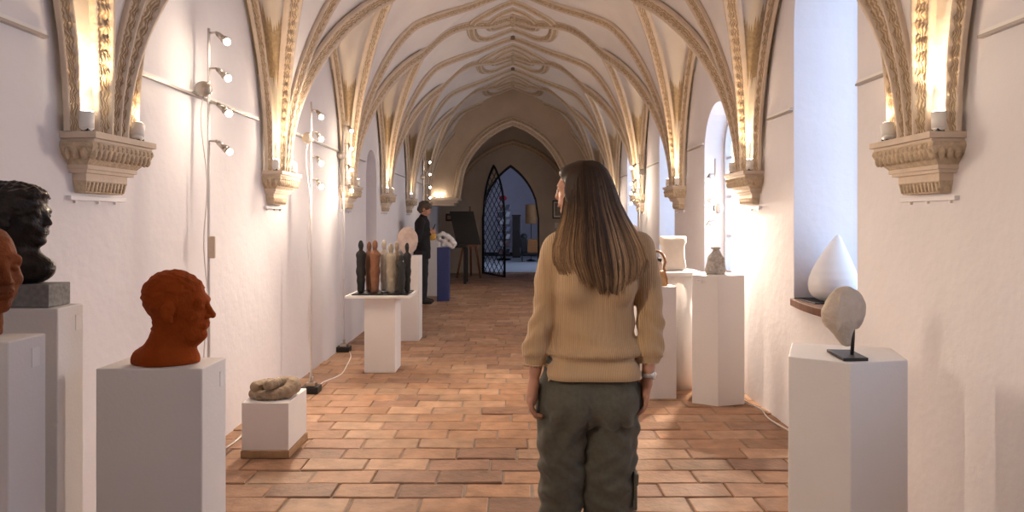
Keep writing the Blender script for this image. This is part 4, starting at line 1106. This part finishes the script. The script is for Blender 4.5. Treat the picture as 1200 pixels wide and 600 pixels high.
# --- body: head, neck, trunk, arms, hands, legs, one surface
f = Field((-.02,2.58,.02),(.70,2.98,1.70),.0046)
f.frame(HM,HC,HS); head(f,nose=.85,jaw=.9,neck=False)
f.frame()
f.chain([(.300,2.795,1.49),(.325,2.785,1.42),(.335,2.785,1.36)],[.047,.047,.055],.02)
f.cap((.20,2.79,1.315),(.50,2.79,1.315),.045,.045,.04); f.cap((.34,2.79,1.28),(.335,2.79,1.0),.10,.085,.05,sq=(1.25,.8,1)); f.cap((.335,2.79,1.0),(.33,2.79,.78),.085,.10,.05,sq=(1.3,.9,1))
for (hx_,lx) in ((.235,.20),(.42,.40)):
    f.chain([(hx_,2.79,.78),(lx+.0,2.79,.45),(lx-.003,2.79,.10)],[.072,.048,.032],.03); f.cap((lx,2.79,.05),(lx,2.90,.035),.03,.024,.02)
f.chain([(.19,2.79,1.315),(.128,2.772,1.02),(.092,2.757,.80)],[.045,.033,.026],.02)
f.chain([(.53,2.79,1.315),(.572,2.775,1.02),(.560,2.750,.80)],[.045,.033,.026],.02)
# left hand
f.cap((.091,2.757,.80),(.086,2.757,.745),.0245,.026,.01,sq=(.85,1.1,1)); f.cap((.086,2.757,.745),(.078,2.757,.690),.032,.036,.012,sq=(.68,1.10,1))
for k,(yy,l,cz) in enumerate([(2.722,.82,.004),(2.744,.95,.0),(2.766,1.0,0),(2.788,.95,.002)]):
    z0_ = .686+cz; x0_ = .0735
    finger(f,[(x0_,yy,z0_),(x0_+.002,yy-.001,z0_-.042*l),(x0_+.020,yy,z0_-.072*l),(x0_+.044,yy,z0_-.078*l)],[.0108,.0098,.0088,.0076])
finger(f,[(.092,2.775,.748),(.113,2.788,.715),(.124,2.792,.684),(.124,2.790,.658)],[.014,.0115,.010,.008])
# right hand
f.cap((.560,2.750,.80),(.556,2.752,.755),.0245,.026,.01,sq=(.85,1.1,1)); f.cap((.556,2.752,.755),(.548,2.757,.702),.030,.034,.012,sq=(.55,1.12,1))
for k,(yy,l,cz) in enumerate([(2.722,.82,.004),(2.744,.95,0),(2.766,1.0,0),(2.788,.95,.002)]):
    z0_ = .698+cz; x0_ = .547
    finger(f,[(x0_,yy,z0_),(x0_-.003,yy,z0_-.036*l),(x0_-.014,yy,z0_-.062*l),(x0_-.028,yy,z0_-.074*l)],[.0100,.0092,.0082,.0070])
finger(f,[(.543,2.782,.750),(.530,2.802,.718),(.526,2.808,.690),(.523,2.806,.665)],[.014,.0115,.010,.008])
sdf_obj('body', f, skin, woman, sm=1)
# eyes and brow detail
g = G()
def hp(p): return np.array(HC)+HM@(np.array(p)*HS)
for sx in (-1,1):
    g.tube([tuple(hp((sx*.014,.0885,.016))),tuple(hp((sx*.028,.087,.0205))),tuple(hp((sx*.046,.074,.016)))],[.0028,.003,.0015],6)
    g.tube([tuple(hp((sx*.016,.083,.0075))),tuple(hp((sx*.029,.0865,.0095))),tuple(hp((sx*.044,.073,.006)))],[.0014,.002,.0016],6)
link('brow', g, mat('brow_hair',(.05,.03,.02),.7), woman)
g = G()
for sx in (-1,1): c_ = hp((sx*.029,.0795,.0015)); g.ball(tuple(c_),.0085,12,8)
link('eye', g, mat('eye_dark',(.10,.07,.06),.15), woman)
g = G(); g.tube([tuple(hp((-.018,.0875,-.0575))),tuple(hp((0,.092,-.0575))),tuple(hp((.018,.0875,-.0575)))],[.002,.0036,.002],6); g.tube([tuple(hp((-.015,.0875,-.067))),tuple(hp((0,.0925,-.068))),tuple(hp((.015,.0875,-.067)))],[.002,.0045,.002],6)
link('lips', g, mat('lip',(.45,.14,.11),.45), woman)

# --- sweater
def ellz(f, x, y, z, rx, ry, rz, k=.05): f.ell((x,y,z),(rx,ry,rz),k)
f = Field((-.03,2.56,.76),(.70,3.0,1.46),.0048)
f.frame()
f.cap((.335,2.79,1.24),(.335,2.79,1.16),.128,.120,.03,sq=(1.34,.86,1)); f.cap((.335,2.79,1.16),(.333,2.79,1.04),.118,.116,.05,sq=(1.34,.90,1)); f.cap((.333,2.79,1.04),(.332,2.79,.93),.116,.136,.05,sq=(1.36,.90,1))
f.cap((.205,2.79,1.312),(.505,2.79,1.312),.060,.060,.07); f.cap((.335,2.785,1.33),(.332,2.785,1.385),.085,.062,.05,sq=(1.1,.9,1))
f.cap((.26,2.705,1.25),(.25,2.70,1.15),.055,.06,.06); f.cap((.43,2.705,1.25),(.44,2.70,1.15),.055,.06,.06)
f.ell((.333,2.785,.885),(.208,.155,.040),.03)
f.box((.331,2.785,.80),(.200,.152,.075),.09,.02)
f.chain([(.192,2.79,1.312),(.150,2.78,1.17),(.123,2.768,1.00),(.090,2.757,.885)],[.062,.057,.054,.055],.010,.03)
f.chain([(.528,2.79,1.312),(.560,2.785,1.17),(.575,2.772,1.00),(.568,2.752,.885)],[.062,.057,.054,.055],.010,.03)
f.cap((.094,2.757,.875),(.091,2.757,.812),.049,.045,.012); f.cap((.562,2.752,.875),(.560,2.750,.822),.049,.043,.012)
f.frame(); f.box((.33,2.79,.70),(.18,.3,.078),0,.0,sub=True)   # open hem
f.cap((.094,2.757,.70),(.092,2.757,.795),.055,.052,0,sub=True); f.cap((.560,2.75,.70),(.560,2.75,.805),.055,.052,0,sub=True)
def sweat(V,N):
    x,y,z = V[:,0],V[:,1],V[:,2]; d = fnoise(V,3.2,2)*.006
    arm = (np.abs(x-.335) > .205)
    d += np.where(arm, .005*np.sin((z*1.0+(y-2.79)*.8+np.abs(x-.335)*.4)*70+2*fnoise(V,4,5))*np.exp(-((z-.98)/.13)**2),0)
    d += np.where(~arm, .0065*np.sin((z+.35*x)*48+2.5*fnoise(V*np.array([1,1,.6]),3,7))*np.exp(-((z-.95)/.09)**2),0)
    band_ = (z < .868); d = np.where(band_, d*.3-.004*np.clip((.868-z)/.01,0,1), d)
    d += np.where(~arm, .004*np.sin(x*38+1.5*fnoise(V,2.5,9))*np.clip((z-1.0)*4,0,1)*np.clip((1.35-z)*8,0,1), 0)
    return d
sw = sdf_obj('sweater', f, knit, woman, disp=sweat)
# ribbed hem and cuffs use a finer knit
sw.data.materials.append(band)
mi = [1 if p.center.z < .866 else 0 for p in sw.data.polygons]; sw.data.polygons.foreach_set('material_index', mi)

# --- trousers
f = Field((.02,2.58,.0),(.62,3.02,.86),.0055)
f.frame()
f.cap((.331,2.79,.84),(.331,2.79,.80),.125,.13,.03,sq=(1.42,.86,1)); f.cap((.330,2.80,.80),(.327,2.80,.70),.13,.142,.04,sq=(1.46,.92,1))
for sx,cx_ in ((0,.235),(1,.418)): f.ell((cx_,2.712,.668),(.098,.070,.098),.05)
f.chain([(.222,2.80,.70),(.203,2.795,.56),(.196,2.79,.28),(.190,2.79,.035)],[.118,.104,.090,.094],.02)
f.chain([(.428,2.80,.70),(.412,2.80,.56),(.402,2.80,.28),(.402,2.80,.035)],[.118,.112,.106,.108],.004)
f.frame(); f.box((.33,2.8,-.03),(.5,.5,.045),0,0,sub=True)
def trd(V,N):
    x,y,z = V[:,0],V[:,1],V[:,2]; s = np.where(x < .30,-1.,1.)
    lx = np.abs(x-np.where(x<.30,.196,.402))
    d = fnoise(V*np.array([1,1,.35]),5,31)*.008
    d += .007*np.sin((z*1.0+s*x*1.6)*42+2*fnoise(V,3,33))*np.exp(-((z-.58)/.09)**2)
    d += .006*np.sin((z+s*(x)*.5)*60+2*fnoise(V,4,35))*np.exp(-((z-.30)/.16)**2)
    d += .0035*np.sin((z-.8*s*x)*95+fnoise(V,4,36)*2)*np.exp(-((z-.40)/.12)**2)
    return d
tr = sdf_obj('trousers', f, trous, woman, disp=trd)
g = G(); g.obox((.506,2.77,.365),(.008,.0,.0),(0,.055,0),(0.001,0,.024)); g.obox((.503,2.77,.30),(.006,0,0),(0,.052,0),(.0,0,.06)); link('cargo_pocket', g, trous, tr, bevel=.005)
# seam at the back
g = G(); pts = []
for k in range(12):
    z = .79-.024*k; pts.append((.328+.003*math.sin(k),2.79-.13+.0,z))
# shoes
for x_ in (.19,.402):
    f = Field((x_-.07,2.68,0),(x_+.07,3.0,.12),.005); f.frame(); f.chain([(x_,2.74,.045),(x_,2.82,.045),(x_,2.93,.033)],[.036,.038,.034],.02); f.cap((x_,2.755,.06),(x_,2.76,.10),.035,.035,.02)
    f.box((x_,2.8,-.02),(.2,.3,.021),0,0,sub=True); sdf_obj('shoe', f, M['white_plastic'], woman)
# wristwatch
g = G(); wc = (.559,2.7505,.790)
rows = []
for k in range(25):
    a = 2*pi*k/24; rows.append([(wc[0]+(.026+.0*j)*math.cos(a)*s_, wc[1]+.031*math.sin(a)*s_, wc[2]+h_) for (s_,h_) in ((1.0,-.009),(1.13,-.008),(1.13,.008),(1.0,.009))])
g.grid(rows); wr = link('watch_strap', g, mat('watch_steel',(.62,.60,.60),.3,metal=.6), woman)
g = G(); g.lathe([(0,0),(.015,0),(.016,.002),(.016,.007),(.013,.009),(0,.009)],(.574,2.727,.790),18,axis=(.62,-.78,0)); link('watch_case', g, mat('watch_case_steel',(.7,.68,.66),.25,metal=.7), wr)

# --- hair: inner mass plus combed strands
hairm = vcol_mat('hair_strands',.55,.25)
rowsz = [  # z, xl, xr, y at edges, y at middle
 (1.678,.285,.330,2.80,2.795),(1.668,.255,.365,2.80,2.755),(1.640,.232,.395,2.80,2.722),(1.600,.222,.415,2.79,2.698),(1.560,.216,.428,2.775,2.684),(1.500,.210,.445,2.755,2.674),
 (1.440,.198,.472,2.735,2.664),(1.380,.178,.505,2.712,2.655),(1.320,.160,.535,2.694,2.648),(1.260,.158,.552,2.684,2.642),(1.200,.190,.540,2.672,2.640),(1.120,.245,.500,2.660,2.640)]
RZ = np.array(rowsz)
def hpt(u, z, dep=0.):
    zz = RZ[::-1,0]; xl,xr,ye,ym = [np.interp(z, zz, RZ[::-1,i]) for i in (1,2,3,4)]
    s_ = 2*u-1; x = (xl+xr)/2+(xr-xl)/2*math.copysign(abs(s_)**.92,s_); y = ym+(ye-ym)*abs(s_)**2.4
    return np.array([x+(0)*dep, y+dep, z])
f = Field((.08,2.58,1.10),(.62,2.96,1.72),.006)
f.frame(HM,HC,HS); f.ell((0,-.028,.040),(.084,.104,.088),.0); f.ell((0,.025,.075),(.060,.055,.035),.02)
for sx in (-1,1): f.ell((sx*.070,.002,-.015),(.016,.050,.085),.02)
f.ell((0,.118,-.03),(.07,.052,.088),.012,sub=True); f.ell((0,.10,.02),(.056,.055,.050),.01,sub=True)
f.frame()
for z in np.arange(1.14,1.60,.03):
    for u in np.linspace(.12,.88,9):
        if z < 1.19 or (z < 1.34 and (u < .28 or u > .76)): continue
        p = hpt(u,z,.022); q = hpt(u,z+.03,.022); f.cap(p,q,.013,.013,.012)
V,F = f.mesh(); V = smooth_v(V,F,2,.5)
hg = G(); hg.v = [tuple(p) for p in V]; hg.f = [tuple(q) for q in F]; hg.mi = [0]*len(F); hg.smooth = [True]*len(F)
cols = []
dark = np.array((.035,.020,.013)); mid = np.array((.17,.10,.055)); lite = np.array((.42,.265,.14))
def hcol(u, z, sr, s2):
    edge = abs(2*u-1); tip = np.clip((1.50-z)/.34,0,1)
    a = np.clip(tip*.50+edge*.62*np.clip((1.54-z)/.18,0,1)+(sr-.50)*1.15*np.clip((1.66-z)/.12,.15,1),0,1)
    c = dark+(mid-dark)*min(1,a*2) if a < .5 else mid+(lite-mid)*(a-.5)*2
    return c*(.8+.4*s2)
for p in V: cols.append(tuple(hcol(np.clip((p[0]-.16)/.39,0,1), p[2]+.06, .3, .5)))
rr = random.Random(3)
NS = 2400
for i in range(NS):
    u = rr.random(); 
    if rr.random() < .18: u = rr.choice((rr.random()*.15, 1-rr.random()*.15))
    clump = math.floor(u*70); cr = random.Random(clump*7+1); sr = .55*cr.random()+.45*rr.random(); s2 = rr.random()
    e = abs(2*u-1); zend = 1.128+.02*cr.random()+.035*rr.random()**2
    if u < .42: zend += .055*((.42-u)/.42)+.03*rr.random()
    if u < .12: zend = 1.20+.12*rr.random()
    if u > .74: zend += .09*(u-.74)/.26+.04*rr.random()
    dep = -.004+.016*rr.random(); ph = rr.random()*6; uc = (clump+.5)/70; n = 22; pts = []
    ztop = 1.676-.01*rr.random()
    for k in range(n):
        t = k/(n-1); z = ztop+(zend-ztop)*(t**1.25 if t < 1 else 1)
        uu = u+(uc-u)*.55*t+.006*math.sin(t*7+ph)+.004*math.sin(t*17+ph*2)
        p = hpt(min(max(uu,0),1), z, dep*(.3+.7*t)); pts.append(tuple(p))
    r0 = .0021*(.7+.6*rr.random()); nv0 = len(hg.v)
    hg.tube(pts,[r0*(1.0 if k < n*.7 else 1-.75*(k-n*.7)/(n*.3)) for k in range(n)],3,caps=False)
    for k in range(n): cols += [tuple(hcol(u,pts[k][2],sr,s2))]*3
ho = link('hair', hg, hairm, woman)
ca = ho.data.color_attributes.new('tone','FLOAT_COLOR','POINT'); arr = np.ones((len(ho.data.vertices),4),np.float32); arr[:,:3] = np.array(cols); ca.data.foreach_set('color', arr.ravel())

# ---------------------------------------------------------------- man in black
MX,MY = -1.53,11.30
man = thing('person',(MX,MY,0),'person in black coat with grey brown hair looking down at a phone, far left','person')
MC = (-1.485,11.30,1.600); MM = rotz(-pi/2)@rotx(math.radians(-28))
f = Field((-1.85,11.0,.0),(-1.2,11.6,1.75),.0075); f.frame(MM,MC,1.0); head(f,nose=1.,neck=False)
f.frame(); f.chain([(-1.505,11.3,1.53),(-1.535,11.3,1.44)],[.055,.06],.02); f.cap((-1.54,11.3,1.38),(-1.54,11.3,.9),.10,.10,.05,sq=(.8,1.2,1))
for sy in (-1,1):
    f.chain([(-1.54,11.3+sy*.09,.9),(-1.53,11.3+sy*.09,.5),(-1.54,11.3+sy*.09,.1)],[.07,.05,.035],.03); f.cap((-1.54,11.3+sy*.09,.05),(-1.42,11.3+sy*.09,.035),.035,.028,.02)
    f.chain([(-1.54,11.3+sy*.18,1.39),(-1.57,11.3+sy*.20,1.12),(-1.41,11.3+sy*.07,1.20)],[.045,.036,.026],.02)
    f.cap((-1.41,11.3+sy*.07,1.20),(-1.365,11.3+sy*.05,1.225),.026,.026,.01,sq=(1,.7,1))
    for k in range(4): yy = 11.3+sy*(.045-.0*k); zz = 1.245-.019*k; f.chain([(-1.37,yy+sy*.01,zz),(-1.335,yy+sy*.008,zz+.01),(-1.322,yy-sy*.012,zz+.006),(-1.335,yy-sy*.03,zz+.004)],[.010,.009,.008,.007],.004)
    f.chain([(-1.39,11.3+sy*.045,1.25),(-1.365,11.3+sy*.03,1.275),(-1.345,11.3+sy*.02,1.28)],[.013,.011,.009],.005)
sdf_obj('body', f, skin, man)
f = Field((-1.75,11.12,1.45),(-1.30,11.48,1.76),.0075); f.frame(MM,MC,1.0); f.ell((0,-.03,.045),(.092,.112,.092),0); f.ell((0,-.06,-.03),(.082,.072,.07),.03); f.ell((0,.10,-.03),(.07,.06,.085),.012,sub=True)
sdf_obj('hair', f, mat('grey_brown_hair',(.10,.07,.05),.6,noise=.5,nscale=30), man, disp=lambda V,N: fnoise(V,14,4)*.007)
f = Field((-1.88,10.95,.70),(-1.2,11.65,1.52),.008); f.frame()
f.cap((-1.54,11.3,1.34),(-1.54,11.3,1.0),.14,.145,.04,sq=(.90,1.25,1)); f.cap((-1.54,11.3,1.0),(-1.545,11.3,.80),.145,.155,.03,sq=(.95,1.15,1)); f.cap((-1.54,11.18,1.39),(-1.54,11.42,1.39),.065,.065,.05); f.cap((-1.535,11.3,1.42),(-1.525,11.3,1.47),.075,.068,.02)
for sy in (-1,1): f.chain([(-1.54,11.3+sy*.18,1.39),(-1.585,11.3+sy*.21,1.12),(-1.43,11.3+sy*.08,1.195)],[.068,.058,.045],.03)
f.box((-1.54,11.3,.70),(.3,.3,.06),0,0,sub=True)
sdf_obj('coat', f, mat('black_wool',(.012,.011,.013),.9,noise=.3,nscale=20), man, disp=lambda V,N: fnoise(V,4,44)*.008)
f = Field((-1.75,11.0,.03),(-1.33,11.6,.90),.009); f.frame()
for sy in (-1,1): f.chain([(-1.54,11.3+sy*.09,.86),(-1.53,11.3+sy*.09,.5),(-1.54,11.3+sy*.09,.07)],[.10,.078,.066],.02)
sdf_obj('trousers', f, mat('black_trousers',(.014,.014,.018),.85), man, disp=lambda V,N: fnoise(V,5,45)*.005)
for sy in (-1,1):
    f = Field((-1.64,11.15,0),(-1.30,11.45,.14),.007); f.frame(); f.chain([(-1.56,11.3+sy*.09,.05),(-1.48,11.3+sy*.09,.048),(-1.39,11.3+sy*.09,.036)],[.045,.043,.036],.02); f.box((-1.5,11.3,-.02),(.3,.3,.021),0,0,sub=True); sdf_obj('shoe', f, M['black'], man)
g = G(); g.obox((-1.342,11.30,1.285),(.026,0,.064),(0,.036,0),(.004,0,-.0018)); o = link('smartphone', g, M['black'], None, origin=(-1.342,11.30,1.285), bevel=.002); tag(o,'dark phone held by the person in black','phone')
# ================================================================== CAMERA, SKY, VIEW
cam = bpy.data.cameras.new('camera'); co = bpy.data.objects.new('camera', cam); COL.objects.link(co); SC.camera = co
cam.sensor_width = 36; cam.lens = 780/1200*36; co.location = (0,0,1.43); co.rotation_euler = (pi/2,0,0)
cam.shift_x = -1/1200; cam.shift_y = -43/1200; cam.clip_start = .05; cam.clip_end = 200
w = bpy.data.worlds.new('sky'); SC.world = w; w.use_nodes = True
bg = w.node_tree.nodes['Background']; bg.inputs[0].default_value = (.62,.76,1.0,1); bg.inputs[1].default_value = 5.0
vs = SC.view_settings; vs.view_transform = 'Standard'; vs.look = 'None'; vs.exposure = -0.36; vs.gamma = 1; vs.use_curve_mapping = False
cy_ = SC.cycles; cy_.use_denoising = True; cy_.max_bounces = 8; cy_.diffuse_bounces = 5; cy_.glossy_bounces = 3; cy_.transparent_max_bounces = 8
cy_.sample_clamp_indirect = 5.0; cy_.caustics_reflective = False; cy_.caustics_refractive = False
try: cy_.denoiser = 'OPENIMAGEDENOISE'
except Exception: pass
